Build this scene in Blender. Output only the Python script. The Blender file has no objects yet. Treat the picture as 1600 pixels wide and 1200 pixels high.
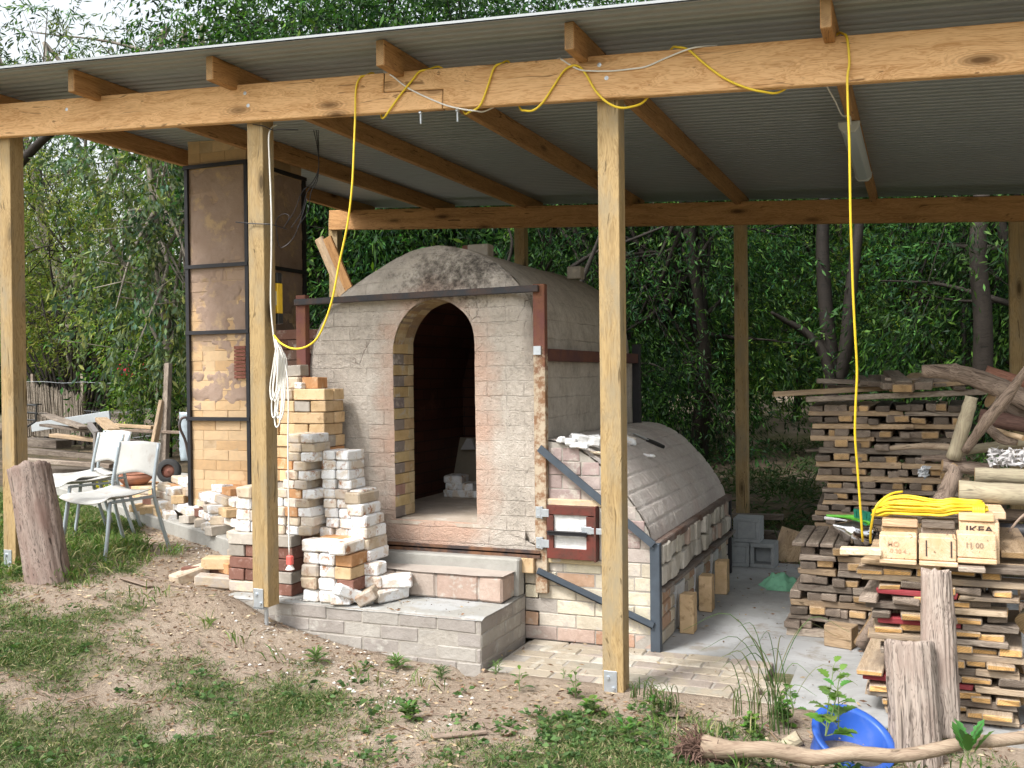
import bpy, bmesh, math, random
import numpy as np
from mathutils import Vector, Matrix, noise

S = bpy.context.scene
COL = S.collection
rad = math.radians
RNG = random.Random(7)

# ------------------------------------------------------------------ camera
FPX = 1550.0
yaw, pitch, roll = rad(22.3), rad(.53), rad(-.59)
CAM = Vector((0, 0, 1.55))
_f = Vector((-math.sin(yaw)*math.cos(pitch), math.cos(yaw)*math.cos(pitch), -math.sin(pitch)))
_r = Vector((math.cos(yaw), math.sin(yaw), 0))
_u = _r.cross(_f)
_r2 = _r*math.cos(roll) + _u*math.sin(roll)
_u2 = -_r*math.sin(roll) + _u*math.cos(roll)
cd = bpy.data.cameras.new('camera')
cam = bpy.data.objects.new('camera', cd)
COL.objects.link(cam)
cd.sensor_width = 36
cd.lens = 36*FPX/1600
cd.clip_end = 900
m = Matrix((_r2, _u2, -_f)).transposed().to_4x4()
m.translation = CAM
cam.matrix_world = m
S.camera = cam

# ------------------------------------------------------------------ light
SUN_EL, SUN_AZ = rad(52), rad(208)      # azimuth clockwise from +Y
w = bpy.data.worlds.new('World')
S.world = w
w.use_nodes = True
nt = w.node_tree
bg = nt.nodes['Background']
sky = nt.nodes.new('ShaderNodeTexSky')
sky.sky_type = 'NISHITA'
sky.sun_disc = False
sky.sun_elevation = SUN_EL
sky.sun_rotation = SUN_AZ
sky.air_density = 1.6
sky.dust_density = 4
hs = nt.nodes.new('ShaderNodeHueSaturation')
hs.inputs['Saturation'].default_value = .3
hs.inputs['Value'].default_value = 1.3
nt.links.new(sky.outputs[0], hs.inputs['Color'])
nt.links.new(hs.outputs[0], bg.inputs['Color'])
bg.inputs['Strength'].default_value = .14
sl = bpy.data.lights.new('sun', 'SUN')
sl.energy = 2.1
sl.angle = rad(11)
sl.color = (1, .975, .94)
so = bpy.data.objects.new('sun', sl)
COL.objects.link(so)
sd = Vector((math.sin(SUN_AZ)*math.cos(SUN_EL), math.cos(SUN_AZ)*math.cos(SUN_EL), math.sin(SUN_EL)))
so.rotation_euler = sd.to_track_quat('Z', 'Y').to_euler()
S.view_settings.view_transform = 'Standard'
S.view_settings.look = 'None'
S.view_settings.gamma = 1
S.view_settings.exposure = .76
S.render.engine = 'CYCLES'

# ------------------------------------------------------------------ helpers
def ray(px, py):
    return _f + _r2*((px-800)/FPX) - _u2*((py-600)/FPX)
def at(px, py, x=None, y=None, z=None):
    """where the sight line through a photo pixel meets the plane x=, y= or z="""
    d = ray(px, py)
    if x is not None: t = (x-CAM.x)/d.x
    elif y is not None: t = (y-CAM.y)/d.y
    else: t = (z-CAM.z)/d.z
    return CAM + d*t

def sst(a, b, t):
    t = max(0., min(1., (t-a)/(b-a)))
    return t*t*(3-2*t)

def tag(o, label=None, cat=None, group=None, kind=None):
    if label: o['label'] = label
    if cat: o['category'] = cat
    if group: o['group'] = group
    if kind: o['kind'] = kind
    return o

def thing(name, label, cat, loc=(0, 0, 0), group=None):
    o = bpy.data.objects.new(name, None)
    o.empty_display_size = .1
    COL.objects.link(o)
    o.location = loc
    return tag(o, label, cat, group)

def catmull(pts, n=6):
    P = [Vector(p) for p in pts]
    P = [P[0]*2-P[1]] + P + [P[-1]*2-P[-2]]
    out = []
    for i in range(1, len(P)-2):
        a, b, c, d = P[i-1:i+3]
        for k in range(n):
            t = k/n
            out.append(.5*((2*b)+(c-a)*t+(2*a-5*b+4*c-d)*t*t+(3*b-a-3*c+d)*t**3))
    out.append(P[-2])
    return out

class MB:
    """collects shapes in world coordinates, builds ONE mesh object"""
    def __init__(s):
        s.v = []; s.f = []; s.c = []; s.tone = None
    def add(s, vs, fs, tone=None):
        k = len(s.v)
        s.v += [tuple(q) for q in vs]
        s.f += [tuple(i+k for i in q) for q in fs]
        t = tone or s.tone or (1, 1, 1)
        s.c += [t]*len(vs)
    def box(s, c, d, rot=None, tone=None, jit=0):
        c = Vector(c); R = rot or Matrix()
        vs = []
        for z in (-1, 1):
            for y in (-1, 1):
                for x in (-1, 1):
                    q = Vector((x*d[0]/2, y*d[1]/2, z*d[2]/2))
                    if jit: q += Vector((RNG.uniform(-jit, jit), RNG.uniform(-jit, jit), RNG.uniform(-jit, jit)))
                    vs.append(c + (R @ q))
        s.add(vs, [(0, 2, 3, 1), (4, 5, 7, 6), (0, 1, 5, 4), (2, 6, 7, 3), (0, 4, 6, 2), (1, 3, 7, 5)], tone)
    def bar(s, a, b, wd, ht, up=(0, 0, 1), tone=None):
        """bar from a to b, wd across, ht along up"""
        a = Vector(a); b = Vector(b)
        x = (b-a).normalized(); y = Vector(up).cross(x).normalized(); z = x.cross(y)
        R = Matrix((x, y, z)).transposed()
        s.box((a+b)/2, ((b-a).length, wd, ht), R, tone)
    def tube(s, pts, r, seg=8, cap=True, tone=None):
        P = [Vector(p) for p in pts]
        n = len(P)
        rr = r if hasattr(r, '__len__') else [r]*n
        if len(rr) != n:
            rr = [rr[0]+(rr[-1]-rr[0])*i/(n-1) for i in range(n)] if len(rr) == 2 else list(np.interp(np.linspace(0, 1, n), np.linspace(0, 1, len(rr)), rr))
        t0 = (P[1]-P[0]).normalized()
        nrm = t0.orthogonal().normalized()
        vs = []
        for i in range(n):
            t = (P[min(i+1, n-1)]-P[max(i-1, 0)])
            t = t.normalized() if t.length > 1e-9 else t0
            nrm = (nrm - t*nrm.dot(t))
            nrm = nrm.normalized() if nrm.length > 1e-6 else t.orthogonal().normalized()
            bn = t.cross(nrm)
            for k in range(seg):
                a = 2*math.pi*k/seg
                vs.append(P[i] + (nrm*math.cos(a)+bn*math.sin(a))*rr[i])
        fs = []
        for i in range(n-1):
            for k in range(seg):
                k2 = (k+1) % seg
                fs.append((i*seg+k, i*seg+k2, (i+1)*seg+k2, (i+1)*seg+k))
        if cap:
            fs.append(tuple(range(seg-1, -1, -1)))
            fs.append(tuple((n-1)*seg+k for k in range(seg)))
        s.add(vs, fs, tone)
    def lathe(s, c, prof, seg=24, axis=None, tone=None):
        c = Vector(c)
        R = Matrix.Identity(3) if axis is None else Vector((0, 0, 1)).rotation_difference(Vector(axis)).to_matrix()
        vs = []
        for (r, z) in prof:
            for k in range(seg):
                a = 2*math.pi*k/seg
                vs.append(c + R @ Vector((r*math.cos(a), r*math.sin(a), z)))
        fs = []
        for i in range(len(prof)-1):
            for k in range(seg):
                k2 = (k+1) % seg
                fs.append((i*seg+k, i*seg+k2, (i+1)*seg+k2, (i+1)*seg+k))
        s.add(vs, fs, tone)
    def prism(s, pts, ax, a, b, tone=None):
        """polygon pts (2D) extruded along axis ax between a and b"""
        n = len(pts)
        def mk(p, t):
            return {0: (t, p[0], p[1]), 1: (p[0], t, p[1]), 2: (p[0], p[1], t)}[ax]
        vs = [mk(p, a) for p in pts] + [mk(p, b) for p in pts]
        fs = [tuple(range(n)), tuple(range(2*n-1, n-1, -1))]
        for i in range(n):
            j = (i+1) % n
            fs.append((i, i+n, j+n, j))
        s.add(vs, fs, tone)
    def grid(s, rows, tone=None, closed=False):
        """rows: list of equal-length point lists"""
        n = len(rows[0]); vs = [p for r in rows for p in r]
        fs = [(i*n+j, i*n+j+1, (i+1)*n+j+1, (i+1)*n+j) for i in range(len(rows)-1) for j in range(n-1)]
        s.add(vs, fs, tone)
    def build(s, name, mat, parent=None, smooth=False, bevel=0, origin=None, weld=False, fixn=True):
        me = bpy.data.meshes.new(name)
        if parent is not None: o0 = Vector(parent.get('_loc', (0, 0, 0)))
        elif origin is not None: o0 = Vector(origin)
        else:
            A = np.array(s.v); o0 = Vector(((A[:, 0].min()+A[:, 0].max())/2, (A[:, 1].min()+A[:, 1].max())/2, A[:, 2].min()))
        me.from_pydata([(q[0]-o0.x, q[1]-o0.y, q[2]-o0.z) for q in s.v], [], s.f)
        ca = me.color_attributes.new('tone', 'FLOAT_COLOR', 'POINT')
        ca.data.foreach_set('color', np.array([(c[0], c[1], c[2], 1) for c in s.c], dtype=np.float32).ravel())
        if weld or fixn or bevel:
            bm = bmesh.new(); bm.from_mesh(me)
            if weld: bmesh.ops.remove_doubles(bm, verts=bm.verts, dist=1e-4)
            if fixn: bmesh.ops.recalc_face_normals(bm, faces=bm.faces)
            if bevel:
                ed = [e for e in bm.edges if len(e.link_faces) == 2 and e.calc_face_angle(0) > .6]
                bmesh.ops.bevel(bm, geom=ed, offset=bevel, segments=1, affect='EDGES', profile=.5)
            bm.to_mesh(me); bm.free()
        if smooth: me.shade_smooth() if smooth is True else me.shade_auto_smooth() if hasattr(me, 'shade_auto_smooth') else None
        if mat: me.materials.append(mat)
        o = bpy.data.objects.new(name, me)
        COL.objects.link(o)
        if parent is not None:
            o.parent = parent
        else:
            o.location = o0
        o['_loc'] = tuple(o0)
        return o

_things = []
def T(name, label, cat, loc, group=None):
    o = thing(name, label, cat, loc, group)
    o['_loc'] = tuple(loc)
    return o

def link_copy(src, loc, rot=(0, 0, 0), scale=None, label=None, group=None):
    c = src.copy(); COL.objects.link(c)
    c.location = loc; c.rotation_euler = rot
    if scale: c.scale = (scale,)*3 if not hasattr(scale, '__len__') else scale
    if label: c['label'] = label
    if group: c['group'] = group
    for ch in list(src.children):
        k = ch.copy(); COL.objects.link(k); k.parent = c
        for g in list(ch.children):
            h = g.copy(); COL.objects.link(h); h.parent = k
    return c

def plank(name, a, b, wd, ht, mat, parent=None, up=(0, 0, 1), bevel=.004, jit=0, me=None):
    """timber with its grain along local X, from a to b"""
    a = Vector(a); b = Vector(b); L = (b-a).length
    x = (b-a).normalized(); y = Vector(up).cross(x).normalized(); z = x.cross(y)
    if me is None:
        me = boxmesh(name, L, wd, ht, bevel, jit, mat)
    o = bpy.data.objects.new(name, me); COL.objects.link(o)
    M = Matrix((x, y, z)).transposed().to_4x4()
    M.translation = (a+b)/2
    if parent is not None:
        M.translation = (a+b)/2 - Vector(parent['_loc'])
        o.parent = parent
    o.matrix_local = M
    return o

def boxmesh(name, L, wd, ht, bevel=.004, jit=0, mat=None, rough=0, cuts=0):
    bm = bmesh.new()
    bmesh.ops.create_cube(bm, size=1)
    for v in bm.verts:
        v.co = Vector((v.co.x*L, v.co.y*wd, v.co.z*ht))
        if jit: v.co += Vector((RNG.uniform(-jit, jit)*2, RNG.uniform(-jit, jit), RNG.uniform(-jit, jit)))
    if bevel: bmesh.ops.bevel(bm, geom=list(bm.edges), offset=bevel, segments=1, affect='EDGES')
    if cuts:
        bmesh.ops.subdivide_edges(bm, edges=[e for e in bm.edges if e.calc_length() > .03], cuts=cuts, use_grid_fill=True)
        o = Vector((RNG.random()*50, 0, 0))
        for v in bm.verts:
            d = noise.noise(v.co*22+o)
            v.co += v.co.normalized()*d*rough
    me = bpy.data.meshes.new(name)
    bm.to_mesh(me); bm.free()
    if mat: me.materials.append(mat)
    return me

# ------------------------------------------------------------------ materials
class G:
    def __init__(s, name, rough=.8, spec=.3, metal=0):
        s.m = bpy.data.materials.new(name); s.m.use_nodes = True
        s.t = s.m.node_tree; s.n = s.t.nodes; s.l = s.t.links
        s.b = s.n['Principled BSDF']
        s.b.inputs['Roughness'].default_value = rough
        s.b.inputs['Specular IOR Level'].default_value = spec
        s.b.inputs['Metallic'].default_value = metal
        s.tc = s.n.new('ShaderNodeTexCoord')
        s.oi = s.n.new('ShaderNodeObjectInfo')
    def put(s, inp, val):
        if hasattr(val, 'is_output') or hasattr(val, 'links'): s.l.new(val, inp)
        elif hasattr(val, '__len__'): inp.default_value = tuple(val)+(1,) if len(val) == 3 and inp.type == 'RGBA' else val
        else: inp.default_value = val
    def math(s, op, a, b=0., clamp=False):
        n = s.n.new('ShaderNodeMath'); n.operation = op; n.use_clamp = clamp
        s.put(n.inputs[0], a); s.put(n.inputs[1], b); return n.outputs[0]
    def vmath(s, op, a, b=(0, 0, 0)):
        n = s.n.new('ShaderNodeVectorMath'); n.operation = op
        s.put(n.inputs[0], a); s.put(n.inputs[1], b); return n.outputs[1] if op in ('LENGTH', 'DISTANCE', 'DOT_PRODUCT') else n.outputs[0]
    def obj(s, scale=(1, 1, 1), rnd=True):
        v = s.tc.outputs['Object']
        if rnd:
            r = s.math('MULTIPLY', s.oi.outputs['Random'], 61.)
            v = s.vmath('ADD', v, r)
        return s.vmath('MULTIPLY', v, scale)
    def noise(s, vec, scale=5, detail=5, rough=.55, dist=0):
        n = s.n.new('ShaderNodeTexNoise')
        s.put(n.inputs['Vector'], vec); n.inputs['Scale'].default_value = scale
        n.inputs['Detail'].default_value = detail; n.inputs['Roughness'].default_value = rough
        n.inputs['Distortion'].default_value = dist
        return n.outputs['Fac']
    def vor(s, vec, scale=5, feat='F1', rnd=1):
        n = s.n.new('ShaderNodeTexVoronoi'); n.feature = feat
        s.put(n.inputs['Vector'], vec); n.inputs['Scale'].default_value = scale
        n.inputs['Randomness'].default_value = rnd
        return n.outputs['Distance']
    def ramp(s, fac, stops):
        n = s.n.new('ShaderNodeValToRGB'); e = n.color_ramp.elements
        while len(e) < len(stops): e.new(.5)
        for el, (p, c) in zip(e, stops):
            el.position = p
            el.color = (c, c, c, 1) if not hasattr(c, '__len__') else tuple(c)+(1,)
        s.put(n.inputs[0], fac); return n.outputs[0]
    def mix(s, fac, a, b, mode='MIX'):
        n = s.n.new('ShaderNodeMix'); n.data_type = 'RGBA'; n.blend_type = mode
        s.put(n.inputs[0], fac); s.put(n.inputs[6], a); s.put(n.inputs[7], b)
        return n.outputs[2]
    def sep(s, v):
        n = s.n.new('ShaderNodeSeparateXYZ'); s.put(n.inputs[0], v); return n.outputs
    def attr(s, name='tone'):
        n = s.n.new('ShaderNodeAttribute'); n.attribute_name = name; return n.outputs['Color']
    def hsv(s, col, h=.5, sat=1., v=1.):
        n = s.n.new('ShaderNodeHueSaturation'); s.put(n.inputs['Color'], col)
        s.put(n.inputs['Hue'], h); s.put(n.inputs['Saturation'], sat); s.put(n.inputs['Value'], v); return n.outputs[0]
    def bump(s, h, dist=.005, strength=1.):
        n = s.n.new('ShaderNodeBump'); s.put(n.inputs['Height'], h)
        n.inputs['Distance'].default_value = dist; n.inputs['Strength'].default_value = strength
        s.l.new(n.outputs[0], s.b.inputs['Normal'])
    def out(s, col, rough=None):
        s.put(s.b.inputs['Base Color'], col)
        if rough is not None: s.put(s.b.inputs['Roughness'], rough)
        return s.m

def wood(name, light, dark, end=None, knots=True, var=.25, grain=1., stain=None, rough=.75):
    g = G(name, rough, .25)
    v = g.obj()
    warp = g.noise(g.vmath('MULTIPLY', v, (1.1, 3, 3)), 1.2, 2)
    wv = g.vmath('ADD', g.vmath('MULTIPLY', v, (1, 1, 1)), g.vmath('MULTIPLY', warp, (0, .25, .25)))
    big = g.noise(g.vmath('MULTIPLY', wv, (1.2, 16, 16)), 1.5, 4, .6)
    fine = g.noise(g.vmath('MULTIPLY', wv, (3, 90, 90)), 1.5, 3, .6)
    lines = g.math('ABSOLUTE', g.math('SINE', g.math('MULTIPLY', big, 38.)))
    f = g.math('ADD', g.math('MULTIPLY', big, .6), g.math('MULTIPLY', fine, .35))
    f = g.math('ADD', f, g.math('MULTIPLY', lines, .16*grain))
    col = g.ramp(f, [(.40, dark), (.70, light)])
    if stain:
        sn = g.noise(g.vmath('MULTIPLY', v, (1.5, 4, 4)), 2.2, 5, .65)
        col = g.mix(g.ramp(sn, [(.45, 0.), (.7, 1.)]), col, stain)
    ckn = g.noise(g.vmath('MULTIPLY', wv, (.9, 42, 42)), 1.3, 2, .5)
    col = g.mix(g.ramp(ckn, [(.66, 0.), (.70, .75)]), col, tuple(c*.35 for c in dark))
    if knots:
        kd = g.vor(g.vmath('MULTIPLY', v, (2.0, 6.5, 6.5)), 1.)
        kr = g.math('SINE', g.math('MULTIPLY', kd, 120.))
        col = g.mix(g.math('MULTIPLY', g.ramp(kd, [(.1, .55), (.33, 0.)]), g.math('ADD', g.math('MULTIPLY', kr, .5), .5)), col, tuple(c*.6 for c in dark))
        col = g.mix(g.ramp(kd, [(.06, 1.), (.10, .6), (.19, 0.)]), col, tuple(c*.33 for c in dark))
    if end:
        nx = g.math('ABSOLUTE', g.sep(g.tc.outputs['Normal'])[0])
        rv = g.vmath('MULTIPLY', g.tc.outputs['Object'], (0, 1, 1))
        off = g.vmath('MULTIPLY', g.vmath('SUBTRACT', (g.oi.outputs['Random']), (.5, .5, .5)), (0, .15, .3))
        rd = g.vmath('DISTANCE', rv, off)
        rings = g.math('SINE', g.math('ADD', g.math('MULTIPLY', rd, 700.), g.math('MULTIPLY', g.noise(v, 30, 3), 6.)))
        ec = g.mix(g.math('ADD', g.math('MULTIPLY', rings, .25), .35, True), end, tuple(c*.55 for c in end))
        ec = g.mix(g.ramp(g.noise(v, 25, 4), [(.45, 0.), (.75, .7)]), ec, tuple(c*.35 for c in end))
        col = g.mix(g.math('GREATER_THAN', nx, .8), col, ec)
    r = g.math('ADD', g.math('MULTIPLY', g.oi.outputs['Random'], var*2), 1-var)
    col = g.hsv(col, .5, 1., r)
    g.bump(g.math('ADD', fine, g.math('MULTIPLY', lines, .3)), .0018, .8)
    return g.out(col)

def toned(name, base, var=.35, sc=9, spots=None, spotc=(.1, .1, .1), rough=.85, bd=.003, bsc=60, attr=False, rndv=.2, spec=.2, patch=None, patchc=None, hs=.5):
    """mottled mineral surface; attr=True multiplies the mesh's own per-brick tones"""
    g = G(name, rough, spec)
    v = g.obj()
    n1 = g.noise(v, sc, 6, .65)
    n2 = g.noise(v, bsc, 5, .6)
    base_c = g.attr() if attr else base
    dk = g.hsv(base_c, hs, 1.05, 1-var) ; lt = g.hsv(base_c, hs, .9, 1+var*.6)
    col = g.mix(g.ramp(n1, [(.3, 0.), (.7, 1.)]), dk, lt)
    if patch is not None:
        pn = g.noise(v, patch, 6, .7, .4)
        col = g.mix(g.ramp(pn, [(.48, 0.), (.56, 1.)]), col, patchc)
    if spots is not None:
        sn = g.noise(v, spots, 4, .7)
        col = g.mix(g.ramp(sn, [(.56, 0.), (.68, 1.)]), col, spotc)
    if rndv:
        col = g.hsv(col, .5, 1., g.math('ADD', g.math('MULTIPLY', g.oi.outputs['Random'], rndv*2), 1-rndv))
    g.bump(g.math('ADD', n2, g.math('MULTIPLY', n1, 1.2)), bd)
    return g.out(col)

def plain(name, col, rough=.5, metal=0, spec=.5, nv=.12, sc=30, bd=0):
    g = G(name, rough, spec, metal)
    n = g.noise(g.obj(), sc, 4)
    c = g.hsv(col, .5, 1., g.math('ADD', g.math('MULTIPLY', n, nv*2), 1-nv))
    if bd: g.bump(n, bd)
    return g.out(c)

WOOD_BEAM = wood('beam_pine', (.74, .46, .23), (.50, .26, .10), end=(.5, .34, .17), var=.05, grain=1.3)
WOOD_POST = wood('treated_pine_post', (.40, .285, .14), (.24, .16, .072), end=(.5, .38, .2), var=.08, grain=1.3, stain=(.29, .235, .15))
WOOD_RAFTER = wood('rafter_pine', (.45, .25, .105), (.26, .13, .05), end=(.36, .22, .10), var=.12)  # darker than the beam pine: shade under the roof is put into the colour
BOARD_GREY = wood('weathered_board', (.34, .285, .23), (.13, .10, .08), end=(.24, .19, .15), knots=False, var=.4, stain=(.12, .09, .07))
BOARD_TAN = wood('tan_board', (.50, .37, .24), (.27, .18, .10), end=(.52, .34, .17), knots=False, var=.28, stain=(.28, .21, .15))
BOARD_FRESH = wood('fresh_cut_board', (.48, .38, .27), (.28, .20, .13), end=(.72, .43, .17), knots=False, var=.2, stain=(.25, .2, .16))
BOARD_PALE = wood('pale_block_wood', (.72, .55, .38), (.52, .36, .21), end=None, knots=False, var=.12, stain=(.62, .42, .23))
BOARD_RED = wood('red_painted_board', (.33, .05, .06), (.2, .03, .035), end=(.5, .3, .18), knots=False, var=.1, stain=(.38, .09, .1))
LOG_GREY = wood('weathered_log', (.33, .275, .235), (.06, .042, .034), knots=False, var=.15, grain=2.2, stain=(.24, .18, .15))
BARK = wood('rough_bark', (.30, .23, .18), (.12, .085, .065), knots=False, var=.25, grain=1.5, end=(.42, .28, .15))
BRANCH_MAT = wood('pale_branch_bark', (.42, .33, .24), (.24, .17, .12), knots=False, var=.12, grain=.8, end=(.5, .35, .2))
LOG_ROUND = wood('cut_pole', (.42, .37, .26), (.25, .21, .15), knots=False, var=.15, end=(.55, .38, .2))

YEL = plain('yellow_cord_sheath', (.78, .56, .03), .45, nv=.14, sc=25)
WHT = plain('white_cord_sheath', (.75, .73, .68), .45, nv=.05)
BLK = plain('black_plastic', (.02, .02, .02), .5)
RED_PL = plain('red_plastic', (.75, .12, .1), .4)
GALV = plain('galvanised_steel', (.52, .56, .60), .45, .75, .5, .2, 40)
STEEL = plain('blue_grey_mill_steel', (.07, .088, .112), .5, .35, .5, .35, 14, .001)
DARKSTEEL = plain('dark_steel_angle', (.035, .035, .04), .5, .5, .5, .4, 10)
def rusty(name, base, rust, pale=None):
    g = G(name, .7, .3)
    v = g.obj()
    n = g.noise(v, 7, 7, .7); n2 = g.noise(v, 40, 5, .7)
    c = g.mix(g.ramp(n, [(.42, 0.), (.62, 1.)]), base, rust)
    c = g.mix(g.ramp(n2, [(.55, 0.), (.75, .8)]), c, tuple(k*.4 for k in rust))
    if pale:
        pale = (g.mix(g.ramp(g.noise(v, 13, 6, .75), [(.46, 0.), (.58, 1.)]), pale[0], (.24, .13, .07)),) + tuple(pale[1:])
        z = g.sep(g.tc.outputs['Object'])[2]
        k = g.math('ADD', g.math('MULTIPLY', z, pale[1]), pale[2])
        c = g.mix(g.ramp(g.math('SUBTRACT', g.noise(v, 6, 7, .7), k), [(.33, 0.), (.40, 1.)]), c, pale[0])
    g.bump(n2, .0015)
    return g.out(c)
RUST = rusty('rusted_red_steel', (.17, .06, .05), (.22, .08, .04))
RUSTBAR = rusty('rusted_dark_bar', (.05, .04, .04), (.20, .10, .055))

WHITEBRICK = toned('white_crusted_brick', (.78, .79, .80), .10, 12, spots=14, spotc=(.34, .17, .09), bd=.004, rndv=.1, patch=5, patchc=(.62, .55, .47))
TANBRICK = toned('tan_firebrick', (.62, .44, .25), .18, 10, spots=18, spotc=(.40, .27, .15), bd=.0025, rndv=.16)
ORANGEBRICK = toned('orange_firebrick', (.52, .27, .12), .25, 9, spots=15, spotc=(.60, .45, .30), rndv=.15)
BROWNBRICK = toned('dark_brown_brick', (.20, .095, .07), .2, 8, spots=20, spotc=(.28, .17, .14), rndv=.2)
GREYBRICK = toned('grey_dusty_brick', (.40, .36, .31), .2, 10, spots=12, spotc=(.50, .45, .38), rndv=.2)
BUFFBRICK = toned('buff_weathered_brick', (.55, .45, .33), .22, 9, spots=10, spotc=(.35, .24, .17), rndv=.18, patch=6, patchc=(.48, .42, .36))
BRICKMATS = dict(W=WHITEBRICK, T=TANBRICK, O=ORANGEBRICK, B=BROWNBRICK, G=GREYBRICK, F=BUFFBRICK)
MASON = toned('mortared_brickwork', (1, 1, 1), .22, 9, spots=11, spotc=(.46, .42, .37), attr=True, rndv=0, bd=.004)
MORTAR = toned('grey_mortar', (.36, .33, .29), .2, 20, rndv=0, bd=.004)
CONC = toned('concrete', (.34, .345, .34), .15, 4, spots=5, spotc=(.28, .26, .23), rndv=0, bd=.0015, bsc=120, patch=1.6, patchc=(.39, .395, .40))
CINDER = toned('cinder_block', (.34, .36, .37), .12, 25, rndv=.05, bd=.002, bsc=120)
CONCEDGE = toned('old_kerb_concrete', (.36, .35, .32), .2, 6, rndv=0, bd=.003)
# ------------------------------------------------------------------ terrain
def terrain(x, y):
    left = .345*sst(-2.3, -4.9, x)
    back = (.30*sst(8.25, 9.3, y)) if x > -2.2 else .30*sst(8.25, 9.3, y)*(1-sst(-2.2, -4.5, x))
    far = .028*max(0, y-10) if y < 45 else .98
    z = left + back + far
    z += .018*noise.noise(Vector((x*.9, y*.9, 0))) + .008*noise.noise(Vector((x*3.5, y*3.5, 4)))
    # the slab and the brick platform sit in a cut
    if -2.3 < x < 4 and y < 8.25 and y > 4.60+.07*noise.noise(Vector((x*2.3, 0, 7)))+.02*noise.noise(Vector((x*11, 0, 7))): z = min(z, -.05)
    if -3.78 < x < -2.1 and 4.8 < y < 8.2: z = min(z, -.05)
    if x > -2.15 and y < 4.75: z = z*(1-sst(4.2, 4.5, y)) + .014*sst(4.2, 4.5, y)
    z += .085*math.exp(-(((x+3.78)/.26)**2+((y-4.64)/.2)**2))
    if y < 4.5: z += .035*sst(4.4, 3.4, y)
    if x > -1: z -= .04*sst(-1, .5, x)*(1 if y < 5 else 0)
    return z

def grassy(x, y):
    """0 bare earth .. 1 turf"""
    n = .5 + .5*noise.noise(Vector((x*1.3+3, y*1.3, 1))) + .35*noise.noise(Vector((x*4, y*4, 2)))
    n = n*1.5-.12
    q = CAM
    # bare trodden strip in front of the platform and up to the kerb
    d = abs((y-4.72) - (-.05)*(x+3.2))
    bare = math.exp(-(d/.5)**2) if -5.0 < x < -.4 else 0
    bare2 = math.exp(-(((x+4.35)/.55)**2 + ((y-5.05)/.6)**2))
    bare3 = .7*math.exp(-(((x+2.0)/.5)**2 + ((y-3.95)/.35)**2))
    n -= .85*max(bare, bare2) + .5*bare3
    if x < -3.9 and 4.3 < y < 8:
        n += .45 if x/y < -.93 else -.9
    if y > 8.2: n -= .15
    return max(0, min(1, n))

def axis_list(lo, hi, a, b, fine, growth=1.25):
    mid = list(np.arange(a, b+1e-6, fine))
    l = []; x = a; st = fine
    while x > lo: st *= growth; x -= st; l.append(x)
    r = []; x = b; st = fine
    while x < hi: st *= growth; x += st; r.append(x)
    return l[::-1] + mid + r
xs = axis_list(-300, 300, -8, 2.6, .05); ys = axis_list(-60, 500, 1.9, 9.6, .05)
gm = MB()
SAWD = at(120, 1168, z=.36)
rows = []; cols_ = []
for y in ys:
    r = []
    for x in xs:
        r.append((x, y, terrain(x, y)))
    rows.append(r)
gm.grid(rows)
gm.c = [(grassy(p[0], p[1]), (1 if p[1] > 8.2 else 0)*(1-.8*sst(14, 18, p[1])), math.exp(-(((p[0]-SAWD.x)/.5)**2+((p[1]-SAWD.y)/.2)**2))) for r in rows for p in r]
g = G('earth', .95, .1)
v = g.obj(rnd=False)
sp = g.n.new('ShaderNodeSeparateColor'); g.l.new(g.attr(), sp.inputs[0])
n1 = g.noise(v, 2.2, 8, .65); n2 = g.noise(v, 30, 6, .7); n3 = g.noise(v, 140, 3, .6)
soil = g.ramp(g.math('ADD', g.math('MULTIPLY', n1, .6), g.math('MULTIPLY', n2, .4)), [(.3, (.20, .15, .11)), (.5, (.35, .28, .215)), (.7, (.50, .425, .34))])
soil = g.mix(g.ramp(n3, [(.55, 0.), (.7, .6)]), soil, (.52, .43, .34))
litter = g.mix(g.ramp(g.vor(v, 60), [(.1, 1.), (.35, 0.)]), soil, (.26, .16, .09))
turf = g.mix(n2, (.06, .09, .028), (.13, .135, .055))
k = g.math('ADD', sp.outputs[0], g.math('MULTIPLY', g.math('SUBTRACT', n2, .5), 1.2), True)
col = g.mix(g.ramp(k, [(.35, 0.), (.75, .85)]), g.mix(.35, soil, litter), turf)
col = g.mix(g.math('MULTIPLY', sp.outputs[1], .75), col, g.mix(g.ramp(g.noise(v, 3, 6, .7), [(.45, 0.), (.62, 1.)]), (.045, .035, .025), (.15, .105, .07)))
sd_ = g.ramp(g.math('ADD', sp.outputs[2], g.math('MULTIPLY', g.math('SUBTRACT', n2, .5), .9)), [(.35, 0.), (.6, 1.)])
col = g.mix(sd_, col, (.62, .47, .31))
g.bump(g.math('ADD', n2, g.math('MULTIPLY', n3, .5)), .02, 1)
EARTH = g.out(col)
tag(gm.build('ground', EARTH, origin=(0, 0, 0), smooth=True, fixn=False), 'trodden bare earth and patchy turf around the kiln shed', None, None, 'structure')

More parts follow.
